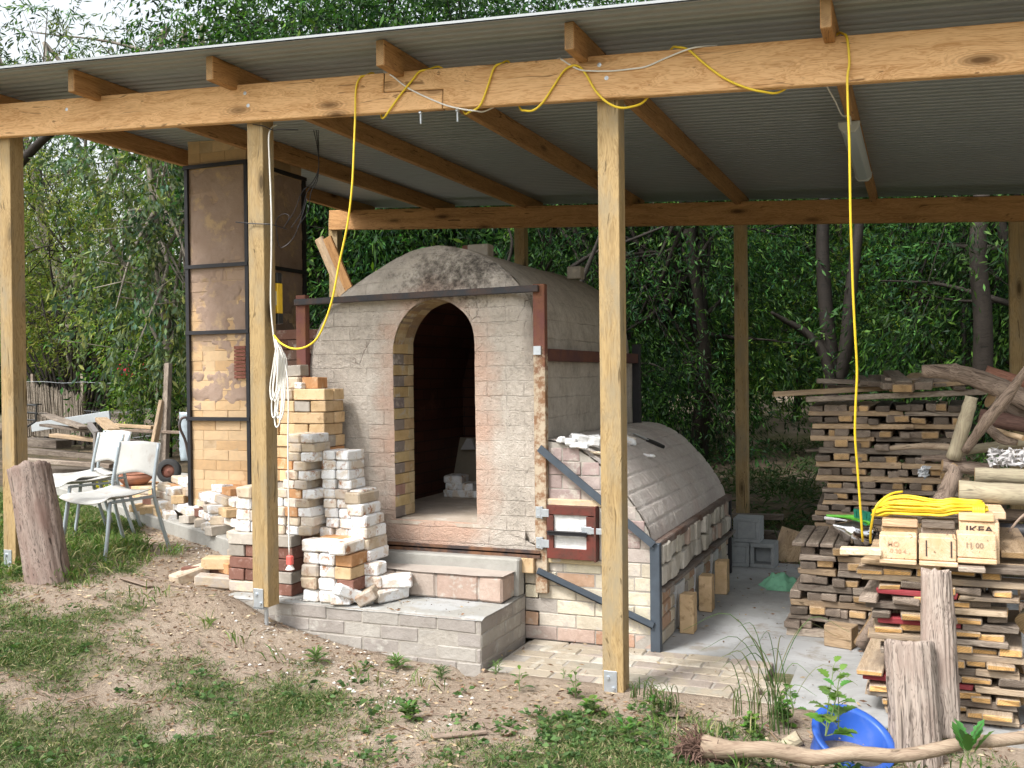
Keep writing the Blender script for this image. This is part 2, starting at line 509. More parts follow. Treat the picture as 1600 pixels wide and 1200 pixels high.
# concrete slab under the shed, brick paving strip, kerb
sb = MB(); sb.box((.9, 6.85, -.05), (5.0, 2.9, .1)); sb.box((1.45, 5.0, -.051), (4.1, .8, .1))
tag(sb.build('concrete_slab', CONC), None, None, None, 'structure')
pb = MB(); RN = random.Random(3)
y = 4.62; row = 0
while y < 5.36:
    x = -2.1 + (row % 2)*.115
    while x < -.72 - .3*RN.random():
        t = RN.choice([(.40, .35, .28), (.34, .31, .25), (.46, .41, .33), (.50, .47, .40), (.33, .28, .24)])
        pb.box((x+.112, y+.055, -.032+RN.uniform(-.003, .003)), (.222, .107, .07), Matrix.Rotation(RN.uniform(-.02, .02), 3, 'Z'), t)
        x += .23
    y += .1135; row += 1
PAVE = toned('dusty_paving_brick', (1, 1, 1), .2, 7, attr=True, rndv=0, bd=.004, patch=3.2, patchc=(.36, .31, .24))
tag(pb.build('brick_paving', PAVE, bevel=.006), None, None, None, 'structure')
pf = MB(); pf.box((-1.42, 4.975, -.0475), (1.38, .80, .09)); 
tag(pf.build('paving_bed', MORTAR), None, None, None, 'structure')
kb = MB()
kb.prism([(-8.6, 7.89), (-4.25, 5.47), (-3.92, 5.22), (-3.92, 8.0), (-8.0, 9.3)], 2, .1, .44)
tag(kb.build('raised_slab', CONCEDGE, bevel=.01), None, None, None, 'structure')

# ------------------------------------------------------------------ shed
def bz(x): return 2.86 - .0538*(x+1.35)          # underside of both beams
TILT = Matrix.Rotation(math.atan(.0538), 3, 'Y')
shed = T('timber_shed', 'open sided pine post shed with corrugated iron roof over the kiln', 'shed', (-1.3, 6.8, 0))
def bolt_part(c, parent, r=.011):
    q = MB(); q.lathe(Vector(c), [(0.0001, -.008), (r*1.7, -.008), (r*1.7, -.005), (r, -.005), (r, 0), (.0001, .002)], 8, axis=(0, -1, 0))
    return q.build('bolt', GALV, parent, fixn=False)
def beam_local(name, pts, y0, y1, parent):
    """side outline given as (x, height above beam underside)"""
    q = MB(); q.prism([(a, b) for a, b in pts], 1, y0, y1)
    me_o = q.build(name, WOOD_BEAM, None, bevel=.004, origin=(0, (y0+y1)/2, 0))
    me_o.parent = parent
    x0 = (min(a for a, b in pts)+max(a for a, b in pts))/2
    # origin at world x=0 : rotate about Y so that the underside follows bz
    L = Matrix.Translation(Vector((0, (y0+y1)/2, bz(0))) - Vector(parent['_loc'])) @ TILT.to_4x4()
    me_o.matrix_local = L
    return me_o
fb1 = beam_local('front_beam', [(-6.0, 0), (-2.24, 0), (-2.24, .095), (-2.585, .102), (-2.585, .205), (-6.0, .205)], 4.55, 4.597, shed)
fb2 = beam_local('front_beam', [(-2.236, 0), (3.6, 0), (3.6, .205), (-2.58, .205), (-2.58, .106), (-2.236, .099)], 4.55, 4.597, shed)
for (x, h) in ((-4.76, .14), (-3.45, .155), (-3.43, .085), (-1.40, .16), (-1.365, .095), (.85, .15)):
    bolt_part((x, 4.55, bz(x)+h), shed)
rb = beam_local('rear_beam', [(-5.75, 0), (3.6, 0), (3.6, .205), (-5.75, .205)], 8.95, 8.997, shed)
rb.data.materials[0] = WOOD_RAFTER  # same pine as the front beam, darker tone stands in for roof shade
for x in (-2.37, -2.16):
    q = MB(); q.tube([(x, 4.575, bz(x)+.01), (x, 4.575, bz(x)-.065)], .0045, 6); q.lathe((x, 4.575, bz(x)-.004), [(.001, 0), (.012, 0), (.012, -.008), (.001, -.008)], 6)
    q.build('threaded_rod', GALV, shed, fixn=False)
def post(x, y, zb, zt, parent, bracket=True, name='post'):
    o = plank(name, (x, y, zb), (x, y, zt), .105, .105, WOOD_POST, parent, up=(0, 1, 0), bevel=.003)
    if bracket:
        q = MB()
        for s in (-1, 1):
            q.box((x-.012, y+s*.0555, zb+.045), (.066, .005, .115))
        q.box((x-.012, y, zb-.006), (.066, .116, .006))
        q.tube([(x, y, zb-.01), (x, y, zb-.25)], .012, 8)
        b = q.build('post_bracket', GALV, shed, bevel=.001)
        for dz in (.02, .07):
            q = MB(); q.lathe((x-.012+(.015 if dz < .05 else -.012), y-.058, zb+dz), [(.0001, .009), (.009, .009), (.009, 0), (.0001, 0)], 8, axis=(0, -1, 0))
            # bolt heads belong to the bracket
            k = q.build('bolt', GALV, b, fixn=False)
            for vv in k.data.vertices: vv.co -= Vector((0, 0, 0))
            k.location = (0, 0, 0)
    return o
post(-5.343, 4.652, .37, bz(-5.34)+.10, shed)
post(-3.425, 4.652, .262, bz(-3.42)+.10, shed)
post(-1.375, 4.652, .012, bz(-1.375)+.10, shed)
post(.82, 4.652, .02, bz(.82)+.10, shed)
post(-5.72, 9.052, .3, bz(-5.7)+.13, shed, False)
post(-3.60, 9.052, .2, bz(-3.6)+.13, shed, False)
post(-1.475, 9.052, .22, bz(-1.45)+.13, shed, False)
post(.74, 9.052, .2, bz(.7)+.13, shed, False)
# leaning offcut planks by the rear left post
for dx, m_ in ((0, BOARD_TAN), (.1, WOOD_RAFTER)):
    plank('brace_plank', (-5.80+dx, 8.86, 3.0), (-5.32+dx, 8.93, 1.9), .035, .10, m_, shed, up=(1, 0, 0))
RX = [-5.47, -4.51, -3.525, -2.475, -1.48, -.35, 1.35, 2.4]
for x in RX:
    zr = bz(x)+.205-.028+.065
    plank('rafter', (x, 4.345, zr), (x, 9.42, zr), .047, .13, WOOD_RAFTER, shed)
# corrugated sheet: ribs run along the beams, the profile repeats from front to back
g = G('corrugated_zinc', .45, .5, .2)
v = g.obj(rnd=False)
n = g.noise(v, 3, 6, .7)
g.bump(g.noise(v, 60, 3), .0004)
ROOFM = g.out(g.mix(n, (.27, .29, .305), (.36, .38, .39)), g.math('ADD', g.math('MULTIPLY', n, .2), .33))
q = MB(); rows = []
Y = 4.25; yy = []
while Y < 9.52:
    yy.append(Y); Y += .0762/16
sheet = [-5.52, -3.0, -.5, 2.0, 3.7]
for i in range(len(yy)):
    r = []
    ph = ((yy[i]-4.25) % .0762)/.0762
    hp = sst(.28, .38, ph)*(1-sst(.62, .72, ph))
    for x in (-5.52, -4.5, -3.0, -1.5, 0, 1.5, 3.7):
        r.append((x, yy[i], bz(x)+.205+.102+.002+.022*hp))
    rows.append(r)
q.grid(rows)
rf = q.build('roof_sheet', ROOFM, shed, smooth=True, fixn=False)
sm = rf.modifiers.new('solid', 'SOLIDIFY'); sm.thickness = .0008; sm.offset = 1
q = MB(); q.prism([(4.243, .326), (4.243, .314), (4.2455, .314), (4.2455, .3235), (4.29, .3285), (4.29, .331)], 0, -5.53, 3.7)
q2 = q.build('roof_edge_trim', ROOFM, shed)
# follow the fall of the roof
for vv in q2.data.vertices: vv.co.z += bz(vv.co.x+shed.location.x)+.0

# batten light under the sixth rafter
lx = -.35; lz = bz(lx)+.17
lt = T('batten_light', 'unlit grey batten light fitting fixed under a rafter', 'light fitting', (lx-.02, 6.8, lz))
q = MB(); prof = [(-.055, 0), (-.05, -.03), (-.03, -.055), (.03, -.055), (.05, -.03), (.055, 0)]
q.prism([(lx-.01+a, lz+b) for a, b in prof], 1, 6.02, 7.55)
g = G('frosted_diffuser', .35, .5); DIFF = g.out((.48, .52, .55))
q.build('diffuser', DIFF, lt, bevel=.003)
for y0 in (5.98, 7.55):
    q = MB(); q.prism([(lx-.01+a*1.1, lz+b*1.12) for a, b in prof], 1, y0, y0+.04); q.build('end_cap', plain('grey_end_cap', (.5, .52, .52), .5), lt, bevel=.004)
q = MB(); q.tube(catmull([(lx-.09, 5.0, lz+.1), (lx-.085, 5.35, lz+.06), (lx-.05, 5.5, lz+.0), (lx-.03, 5.75, lz-.02), (lx+.0, 5.88, lz+.01), (lx, 5.99, lz-.02)]), .004, 6)
q.build('flex', WHT, lt, fixn=False)

# ------------------------------------------------------------------ masonry helpers
def brick_row(mb, RN, p0, p1, z, h, depth, tones, start=0., L=.232, inw=(0, 1, 0), clip=None, gap=.006):
    """one course from p0 to p1 (xy), front face on the line, depth going along inw"""
    p0 = Vector((p0[0], p0[1], 0)); p1 = Vector((p1[0], p1[1], 0)); d = (p1-p0); T_ = d.length; d.normalize()
    s = -start
    inw = Vector(inw)
    while s < T_-.004:
        a = max(0, s); b = min(T_, s+L)
        if clip:
            a = max(a, clip[0]); b = min(b, clip[1])
        if b-a > .025:
            pr = RN.uniform(-.003, .003)
            c = p0 + d*((a+b)/2) + inw*(depth/2+pr); c.z = z+h/2
            R = Matrix((d, Vector((0, 0, 1)).cross(d), Vector((0, 0, 1)))).transposed()
            mb.box(c, (b-a-gap, depth, h-gap), R, RN.choice(tones), .002)
        s += L
TAN_T = [(.60, .41, .23), (.66, .47, .28), (.56, .37, .20), (.63, .45, .27)]
GREY_T = [(.38, .34, .30), (.34, .30, .27), (.42, .38, .33), (.36, .32, .30)]
MIX_T = [(.52, .46, .36), (.60, .54, .42), (.40, .36, .32), (.46, .30, .20), (.56, .50, .42)]
PURP_T = [(.36, .28, .26), (.42, .34, .31), (.33, .25, .23), (.45, .39, .35), (.40, .30, .28)]

# ------------------------------------------------------------------ chimney
ch = T('brick_chimney', 'square tan firebrick chimney in a dark steel frame at the left', 'chimney', (-4.97, 6.56, .38))
q = MB(); RN = random.Random(5); z = .38; i = 0
while z < 3.74:
    o = .115*(i % 2)
    for (a, b, inw) in (((-5.245, 6.2), (-4.70, 6.2), (0, 1, 0)), ((-4.70, 6.2), (-4.70, 6.93), (-1, 0, 0)), ((-4.70, 6.93), (-5.245, 6.93), (0, -1, 0)), ((-5.245, 6.93), (-5.245, 6.2), (1, 0, 0))):
        brick_row(q, RN, a, b, z, .0765, .11, TAN_T, o, inw=inw, gap=.003)
    z += .0765; i += 1
g = G('smeared_tan_brick', .85, .2)
v = g.obj(rnd=False)
zz = g.sep(v)[2]
nn = g.noise(v, 3.2, 7, .68, .5); n2 = g.noise(v, 22, 5)
thr = g.ramp(g.math('DIVIDE', zz, 3.2), [(.25, .0), (.45, .45), (.62, .62), (.86, .60), (.9, .0)])
msk = g.ramp(g.math('SUBTRACT', thr, nn), [(.47, 0.), (.53, .92)])
msk = g.ramp(g.math('ADD', g.math('SUBTRACT', thr, nn), .5), [(.44, 0.), (.54, .9)])
col = g.mix(g.ramp(n2, [(.35, 0.), (.7, .5)]), g.attr(), g.hsv(g.attr(), .5, .9, .75))
col = g.mix(msk, col, g.mix(n2, (.33, .235, .18), (.44, .32, .245)))
g.bump(g.math('ADD', n2, g.math('MULTIPLY', msk, .8)), .004)
SMEAR = g.out(col)
q.build('brickwork', SMEAR, ch, bevel=.0015)
q = MB(); q.box((-4.9725, 6.565, 2.05), (.539, .724, 3.30)); q.build('mortar_core', toned('tan_mortar', (.50, .36, .22), .15, 10, rndv=0), ch)
# hand smeared clay over the upper brickwork, thick enough to hide the joints
CLAY = toned('smeared_clay', (.37, .265, .205), .16, 5, spots=6, spotc=(.50, .36, .22), rndv=0, bd=.004, bsc=40)
def clay_layer(P0, du, nu, inw, name):
    q = MB(); rr = []
    for z in np.linspace(1.30, 3.16, 110):
        r = []
        for u_ in np.linspace(0, 1, nu):
            p = Vector(P0) + Vector(du)*u_; p.z = z
            thr = .12*sst(1.3, 1.5, z) + .30*sst(1.6, 2.0, z) + .18*sst(1.95, 2.1, z)
            n = noise.noise(Vector((p.x*2.6+p.y*2.1, p.y*.3, z*3.2))) + .6*noise.noise(Vector((p.x*8+p.y*7, 2, z*11)))+.3*noise.noise(Vector((p.x*22+p.y*20, 2, z*26)))
            c = max(-1, min(1, (n + thr - .20)*4))
            edge = min(u_, 1-u_)*30
            h = (.004*c + .0015*noise.noise(Vector((p.x*30, p.y*30, z*30)))) if c > 0 else .02*c
            if edge < 1: h = min(h, .001)
            r.append(p - Vector(inw)*h)
        rr.append(r)
    q.grid(rr); q.build(name, CLAY, ch, smooth=True)
clay_layer((-5.236, 6.199, 0), (.525, 0, 0), 60, (0, 1, 0), 'clay_smear')
clay_layer((-4.699, 6.21, 0), (0, .71, 0), 70, (-1, 0, 0), 'clay_smear')
for (x, y) in ((-5.252, 6.19), (-4.69, 6.19), (-4.69, 6.94), (-5.252, 6.94)):
    q = MB(); q.box((x, y, 1.78), (.03, .03, 2.78)); q.build('corner_angle', DARKSTEEL, ch)
for z in (3.18, 2.41, 1.90, 1.235):
    q = MB()
    q.box((-4.97, 6.178, z), (.59, .022, .028)); q.box((-4.676, 6.565, z), (.022, .78, .028)); q.box((-4.97, 6.952, z), (.59, .022, .028)); q.box((-5.266, 6.565, z), (.022, .78, .028))
    q.build('tie_band', DARKSTEEL, ch)
q = MB()
for k in range(9): q.box((-4.765, 6.195, 1.555+k*.028), (.105, .03, .022))
q.build('ribbed_red_brick', toned('ribbed_red_brick', (.26, .10, .07), .2, 20, rndv=0), ch)

q = MB(); RN = random.Random(8); z = .38; i = 0
while z < 1.86:
    brick_row(q, RN, (-4.66, 6.32), (-3.62, 6.32), z, .0765, .5, [(.17, .08, .06), (.22, .11, .08), (.2, .12, .09), (.13, .07, .06)] if i > 6 else [(.3, .2, .15), (.38, .3, .22), (.2, .12, .09)], .115*(i % 2), gap=.004)
    z += .0765; i += 1
fl = q.build('brick_flue', MASON, None, bevel=.003); tag(fl, 'dark brown brick flue linking the chimney to the kiln', 'flue')

# ------------------------------------------------------------------ kiln
YK = 5.416
KL = (-2.85, YK, .45)
kiln = T('brick_kiln', 'large arched kiln with rendered front, open doorway and barrel roof', 'kiln', KL)
OUT = [(-3.62, .45), (-3.62, .8), (-3.63, 1.1), (-3.65, 1.35), (-3.658, 1.62), (-3.605, 1.83), (-3.455, 2.035), (-3.275, 2.16), (-3.05, 2.29), (-2.87, 2.348), (-2.72, 2.352), (-2.55, 2.312), (-2.37, 2.235), (-2.22, 2.115), (-2.125, 1.98), (-2.085, 1.80), (-2.07, 1.60), (-2.065, 1.35), (-2.062, 1.1), (-2.06, .8), (-2.06, .45)]
DOR = [(-3.01, .665), (-3.014, .9), (-3.015, 1.15), (-3.016, 1.4), (-3.017, 1.62), (-3.017, 1.74), (-2.988, 1.837), (-2.945, 1.905), (-2.885, 1.965), (-2.80, 2.003), (-2.725, 2.013), (-2.655, 2.005), (-2.585, 1.97), (-2.52, 1.915), (-2.478, 1.84), (-2.463, 1.74), (-2.462, 1.62), (-2.46, 1.4), (-2.458, 1.15), (-2.457, .9), (-2.456, .665)]
o3 = [Vector((a, 0, b)) for a, b in OUT]; d3 = [Vector((a, 0, b)) for a, b in DOR]
o3 = catmull(o3, 4); d3 = catmull(d3, 4)
o3[0].z = o3[-1].z = .56; 
N = 26
def yface(p, dist_edge):
    y = YK
    y += .085*sst(2.06, 2.42, p.z)
    y += .05*max(0, 1-dist_edge/.09)**2 * sst(1.4, 1.8, p.z)
    y += .007*noise.noise(Vector((p.x*3, p.z*3, 0))) + .006*noise.noise(Vector((p.x*11, p.z*11, 3))) + .0035*noise.noise(Vector((p.x*30, p.z*30, 3)))
    return y
front = MB(); rows = []
for k in range(N+1):
    t = k/N
    rows.append([])
    for a, b in zip(d3, o3):
        p = a.lerp(b, t)
        rows[-1].append((p.x, yface(p, (b-p).length), p.z))
front.grid(rows)
# sill strip under the doorway
r2 = []
for zz_ in np.linspace(.52, .665, 8):
    r2.append([(x, YK + .006*noise.noise(Vector((x*9, zz_*9, 3))), zz_) for x in np.linspace(-3.62, -2.06, 60)])
front.grid(r2)
def render_mat(name, axes, pink=True, soot=True):
    g = G(name, .92, .12)
    v = g.obj(rnd=False)
    s = g.sep(v)
    cmb = g.n.new('ShaderNodeCombineXYZ')
    g.l.new(s[axes[0]], cmb.inputs[0]); g.l.new(s[axes[1]], cmb.inputs[1])
    w_ = g.vmath('ADD', cmb.outputs[0], g.vmath('MULTIPLY', g.vmath('SUBTRACT', g.noise(v, 6, 3), (.5, .5, .5)), (.03, .03, 0)))
    bt = g.n.new('ShaderNodeTexBrick'); g.l.new(w_, bt.inputs['Vector'])
    bt.inputs['Scale'].default_value = 1; bt.inputs['Brick Width'].default_value = .236; bt.inputs['Row Height'].default_value = .0885 if pink else .12
    bt.inputs['Mortar Size'].default_value = .004; bt.inputs['Mortar Smooth'].default_value = .6
    bt.inputs['Color1'].default_value = (.30, .30, .30, 1); bt.inputs['Color2'].default_value = (.7, .7, .7, 1); bt.inputs['Mortar'].default_value = (.5, .5, .5, 1)
    n1 = g.noise(v, 4, 7, .65); n2 = g.noise(v, 28, 7, .72); n3 = g.noise(v, 110, 4, .7)
    col = g.ramp(g.math('ADD', g.math('MULTIPLY', n1, .55), g.math('MULTIPLY', n2, .45)), [(.34, (.33, .295, .255)), (.5, (.51, .455, .395)), (.66, (.65, .595, .53))])
    vis = g.ramp(g.noise(v, 2.6, 4, .6), [(.38, .15), (.62, 1.)])
    col = g.mix(g.math('MULTIPLY', vis, .16), col, g.hsv(bt.outputs['Color'], .5, 1, 1), 'SOFT_LIGHT')
    col = g.mix(g.math('MULTIPLY', g.math('MULTIPLY', bt.outputs['Fac'], vis), .27), col, (.23, .20, .17))
    if pink:
        dx = g.math('MULTIPLY', g.math('ADD', s[0], -.12), 1/.46)      # doorway centre
        dz = g.math('MULTIPLY', g.math('ADD', s[2], -.75), 1/.95)
        dd = g.math('ADD', g.math('MULTIPLY', dx, dx), g.math('MULTIPLY', g.math('MULTIPLY', dz, dz), g.math('MULTIPLY', dz, dz)))
        pk = g.ramp(g.math('ADD', g.math('ADD', dd, g.math('MULTIPLY', n1, 1.3)), g.math('MULTIPLY', bt.outputs['Color'], .5)), [(.9, .85), (1., .75), (1.0, 0.)])
        r_ = g.n.new('ShaderNodeMapRange'); g.put(r_.inputs[0], g.math('ADD', g.math('ADD', dd, g.math('MULTIPLY', n1, 1.6)), g.math('MULTIPLY', bt.outputs['Color'], .6)))
        r_.inputs[1].default_value = 1.25; r_.inputs[2].default_value = 2.1; r_.inputs[3].default_value = .8; r_.inputs[4].default_value = 0
        col = g.mix(r_.outputs[0], col, (.60, .385, .29))
    if soot:
        sx = g.math('MULTIPLY', g.math('ADD', s[0], -.27), 1/.42)
        sz = g.math('MULTIPLY', g.math('ADD', s[2], -1.69), 1/.20)
        sd2 = g.math('ADD', g.math('MULTIPLY', sx, sx), g.math('MULTIPLY', sz, sz))
        mr = g.n.new('ShaderNodeMapRange'); g.put(mr.inputs[0], g.math('ADD', g.math('ADD', g.math('MULTIPLY', sd2, .55), g.math('MULTIPLY', n2, 2.1)), g.math('MULTIPLY', n1, 1.1)))
        mr.inputs[1].default_value = 1.35; mr.inputs[2].default_value = 2.1; mr.inputs[3].default_value = .85; mr.inputs[4].default_value = 0
        col = g.mix(mr.outputs[0], col, (.03, .026, .024))
    # cracks
    cr = g.vor(g.vmath('ADD', v, g.vmath('MULTIPLY', g.noise(v, 5, 4), (.25, .25, .25))), 3.2, 'DISTANCE_TO_EDGE')
    ck = g.ramp(cr, [(.004, 1.), (.014, 0.)])
    ck = g.math('MULTIPLY', ck, g.ramp(g.noise(v, 1.7, 3), [(.57, 0.), (.66, 1.)]))
    col = g.mix(g.math('MULTIPLY', ck, .55), col, (.14, .11, .09))
    pits = g.ramp(g.vor(v, 55), [(.09, 1.), (.18, 0.)])
    pits = g.math('MULTIPLY', pits, g.ramp(g.noise(v, 7, 3), [(.44, 0.), (.58, 1.)]))
    col = g.mix(g.math('MULTIPLY', pits, .7), col, (.12, .10, .085))
    h = g.math('ADD', g.math('ADD', g.math('MULTIPLY', n2, 1.), g.math('MULTIPLY', n3, .35)), g.math('MULTIPLY', g.math('ADD', g.math('MULTIPLY', bt.outputs['Fac'], vis), ck), -.35))
    h = g.math('SUBTRACT', h, g.math('MULTIPLY', pits, .4))
    g.bump(h, .017, 1.)
    return g.out(col)
RENDER_F = render_mat('clay_render_front', (0, 2))
RENDER_V = render_mat('clay_render_vault', (1, 2), False, False)
front.build('front_wall', RENDER_F, kiln, smooth=True)
# barrel roof and side walls
vt = MB(); rows = []
for y in [YK+.012, YK+.06, YK+.1, YK+.15] + list(np.linspace(YK+.22, 7.45, 40)):
    r = []
    for p in o3:
        yb = yface(p, 0)
        yq = max(y, yb)
        k = (p.z > 1.3)*(.010*noise.noise(Vector((p.x*4, y*4, p.z*4))) + .005*noise.noise(Vector((p.x*14, y*14, p.z*14))))
        ou = Vector((p.x+2.84, 0, max(0, p.z-1.5))).normalized()
        r.append((p.x+ou.x*k, yq, p.z+ou.z*k))
    rows.append(r)
vt.grid(rows)
vt.add([(p.x, 7.45, p.z) for p in o3], [tuple(range(len(o3)))])
vt.build('barrel_roof', RENDER_V, kiln, smooth=True, fixn=False)
q = MB(); q.box((-2.84, 6.43, .28), (1.55, 2.02, .54)); q.build('kiln_base', CONCEDGE, kiln)
# inside
DARKIN = None
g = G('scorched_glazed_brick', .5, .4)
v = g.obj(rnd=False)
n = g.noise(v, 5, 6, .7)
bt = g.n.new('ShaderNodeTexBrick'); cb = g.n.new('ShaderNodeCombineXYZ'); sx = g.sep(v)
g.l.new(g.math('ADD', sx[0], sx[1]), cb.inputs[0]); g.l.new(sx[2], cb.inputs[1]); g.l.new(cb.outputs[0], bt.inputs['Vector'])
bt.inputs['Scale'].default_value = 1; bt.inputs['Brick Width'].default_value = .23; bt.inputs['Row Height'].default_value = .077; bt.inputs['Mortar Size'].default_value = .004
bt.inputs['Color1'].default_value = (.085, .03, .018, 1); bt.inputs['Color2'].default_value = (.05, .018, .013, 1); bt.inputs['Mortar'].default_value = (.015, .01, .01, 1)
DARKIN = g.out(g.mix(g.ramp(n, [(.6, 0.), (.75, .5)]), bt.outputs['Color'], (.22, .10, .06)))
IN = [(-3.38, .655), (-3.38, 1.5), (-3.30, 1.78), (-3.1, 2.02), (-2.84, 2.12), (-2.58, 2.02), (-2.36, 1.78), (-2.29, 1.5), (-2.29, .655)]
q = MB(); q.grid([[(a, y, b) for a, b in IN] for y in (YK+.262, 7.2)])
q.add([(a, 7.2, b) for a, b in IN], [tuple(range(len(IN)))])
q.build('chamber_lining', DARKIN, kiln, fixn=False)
# door jambs and arch ring of alternating bricks
def jamb(xf, sgn, nm, dep=.262):
    q = MB(); RN = random.Random(4 if sgn < 0 else 9); z = .665; i = 0
    while z < 1.70:
        h = .0682
        if i % 2 == 0:
            ds = [(0, dep*.5, RN.choice([(.26, .22, .20), (.30, .25, .22), (.24, .2, .2)]) if i not in (1, 2) else (.36, .22, .18)), (dep*.5, dep, RN.choice([(.46, .33, .19), (.52, .40, .24)]))]
        else:
            ds = [(0, dep*.72, RN.choice([(.55, .42, .22), (.50, .36, .18), (.56, .40, .2)])), (dep*.72, dep, (.52, .42, .26))]
        for a, b, t in ds:
            q.box((xf + sgn*.055, YK+.010+(a+b)*.485, z+h/2), (.11, b-a-.003, h-.003), None, t, .0015)
        z += h; i += 1
    q.build(nm, MASON, kiln, bevel=.002)
jamb(-3.0155, -1, 'door_jamb'); jamb(-2.4595, 1, 'door_jamb')
q = MB(); RN = random.Random(2)
arc = [p for p in d3 if p.z > 1.69]
cx = -2.738
for i in range(len(arc)-1):
    a, b = arc[i], arc[i+1]
    def outp(p): 
        d = Vector((p.x-cx, 0, p.z-1.72)).normalized(); return p + d*.11
    A, B = outp(a), outp(b)
    for y0, y1 in ((0, .13), (.13, .262)):
        t = RN.choice([(.40, .27, .15), (.46, .34, .19), (.50, .39, .24), (.30, .22, .16), (.34, .24, .15)])
        vs = [Vector((p.x, YK+.026+yy_*.9, p.z)) for yy_ in (y0, y1-.002) for p in (a, b, B, A)]
        q.add(vs, [(0, 1, 2, 3), (7, 6, 5, 4), (0, 4, 5, 1), (1, 5, 6, 2), (2, 6, 7, 3), (3, 7, 4, 0)], t)
q.build('arch_ring', MASON, kiln)
q = MB(); q.box((-2.84, 6.31, .645), (1.09, 1.79, .02)); 
FLOORM = toned('chamber_floor', (.50, .42, .34), .25, 5, spots=9, spotc=(.60, .56, .50), rndv=0, bd=.003)
q.build('chamber_floor', FLOORM, kiln)
q = MB(); rr = []
for y in np.linspace(YK+.001, YK+.27, 6): rr.append([(x, y, .662+.003*noise.noise(Vector((x*20, y*20, 0)))) for x in np.linspace(-3.015, -2.457, 20)])
q.grid(rr); q.build('door_sill', FLOORM, kiln, smooth=True)
# steel frame
for (x, z0, z1) in ((-3.668, .5, 2.075), (-2.035, .28, 2.075)):
    q = MB(); q.box((x, YK-.012, (z0+z1)/2), (.072, .05, z1-z0))
    q.build('steel_column', rusty('column_red_lead', (.17, .065, .055), (.20, .085, .045), ((.46, .38, .28), 1.5 if x > -3 else 0, -1.62 if x > -3 else 9)), kiln, bevel=.003)
for x in (-3.668, -2.02):
    q = MB(); q.box((x, 7.47, 1.15), (.06, .05, 1.25)); q.build('steel_column', DARKSTEEL, kiln, bevel=.003)
q = MB(); q.bar((-3.70, YK-.05, 2.028), (-2.03, YK-.05, 2.048), .03, .04, tone=None); q.build('lintel_bar', rusty('lintel_steel', (.045, .048, .055), (.09, .06, .05)), kiln, bevel=.004)
q = MB(); q.box((-2.63, YK-.03, .498), (1.19, .05, .032)); q.box((-2.63, YK-.052, .516), (1.19, .006, .03)); q.build('sill_angle', RUSTBAR, kiln, bevel=.002)
for x in (-2.025, -3.66):
    q = MB(); q.box((x, 6.44, 1.665), (.05, 2.02, .072)); q.build('side_rail', rusty('side_rail_steel', (.10, .045, .045), (.15, .06, .04)), kiln, bevel=.003)
    q = MB(); q.box((x, 6.44, 1.13), (.04, 2.02, .02)); q.build('side_angle', RUSTBAR, kiln)
q = MB(); q.box((-2.042, YK-.042, 1.69), (.045, .02, .05)); q.build('frame_cleat', GALV, kiln)
# flat rendered panels between the columns on the sides
for x in (-2.049, -3.64):
    q = MB(); rr = []
    for z in np.linspace(1.14, 1.63, 16):
        rr.append([(x+.004*noise.noise(Vector((y*8, z*8, x))), y, z) for y in np.linspace(5.46, 7.44, 50)])
    q.grid(rr); q.build('side_panel', RENDER_V, kiln, smooth=True)
for (x, y, s) in ((-2.72, 6.1, .1), (-2.80, 6.12, .06), (-2.35, 7.0, .07)):
    q = MB(); q.box((x, y, 2.38 if y < 7 else 2.30), (s*1.5, .1, .09), None, (.55, .5, .42)); o = q.build('loose_brick', GREYBRICK if s > .06 else BROWNBRICK, None, bevel=.006)
    tag(o, {.1: 'grey brick end lying on the crown of the kiln', .06: 'blackened brick offcut beside the grey brick on the kiln crown', .07: 'small pale block on the rear of the kiln roof'}[s], 'brick', 'odd bricks on the kiln roof')

# ------------------------------------------------------------------ firebox
fbx = T('kiln_firebox', 'low purple brick firebox with curved back joined to the kiln side', 'firebox', (-1.7, 6.4, 0))
ARC = [(-2.03, 1.165), (-1.94, 1.16), (-1.84, 1.13), (-1.74, 1.075), (-1.65, 1.0), (-1.545, .885), (-1.455, .76), (-1.405, .67), (-1.385, .60)]
def arcz(x):
    return float(np.interp(x, [a for a, b in ARC], [b for a, b in ARC]))
def arcx(z):
    if z < .6: return -1.385
    return float(np.interp(-z, [-b for a, b in ARC], [a for a, b in ARC]))
q = MB(); RN = random.Random(12); z = 0; i = 0
while z < 1.12:
    h = .0805
    tones = [(.40, .24, .16), (.46, .34, .28), (.38, .30, .26)] if i == 0 else MIX_T+[(.62, .56, .42)] if i < 6 else PURP_T
    xr = arcx(z+h*.8)
    brick_row(q, RN, (-2.155 if z < .4 else -2.0, YK), (xr, YK), z, h, .11, tones, .115*(i % 2)+.03, gap=.006)
    z += h; i += 1
q.build('front_brickwork', MASON, fbx, bevel=.003)
q = MB(); q.prism([(-2.2, 0), (-1.392, 0)]+[(a-.002, b-.004) for a, b in ARC[::-1]]+[(-2.2, 1.12)], 1, YK+.004, 7.66)
q.build('core_mortar', MORTAR, fbx)
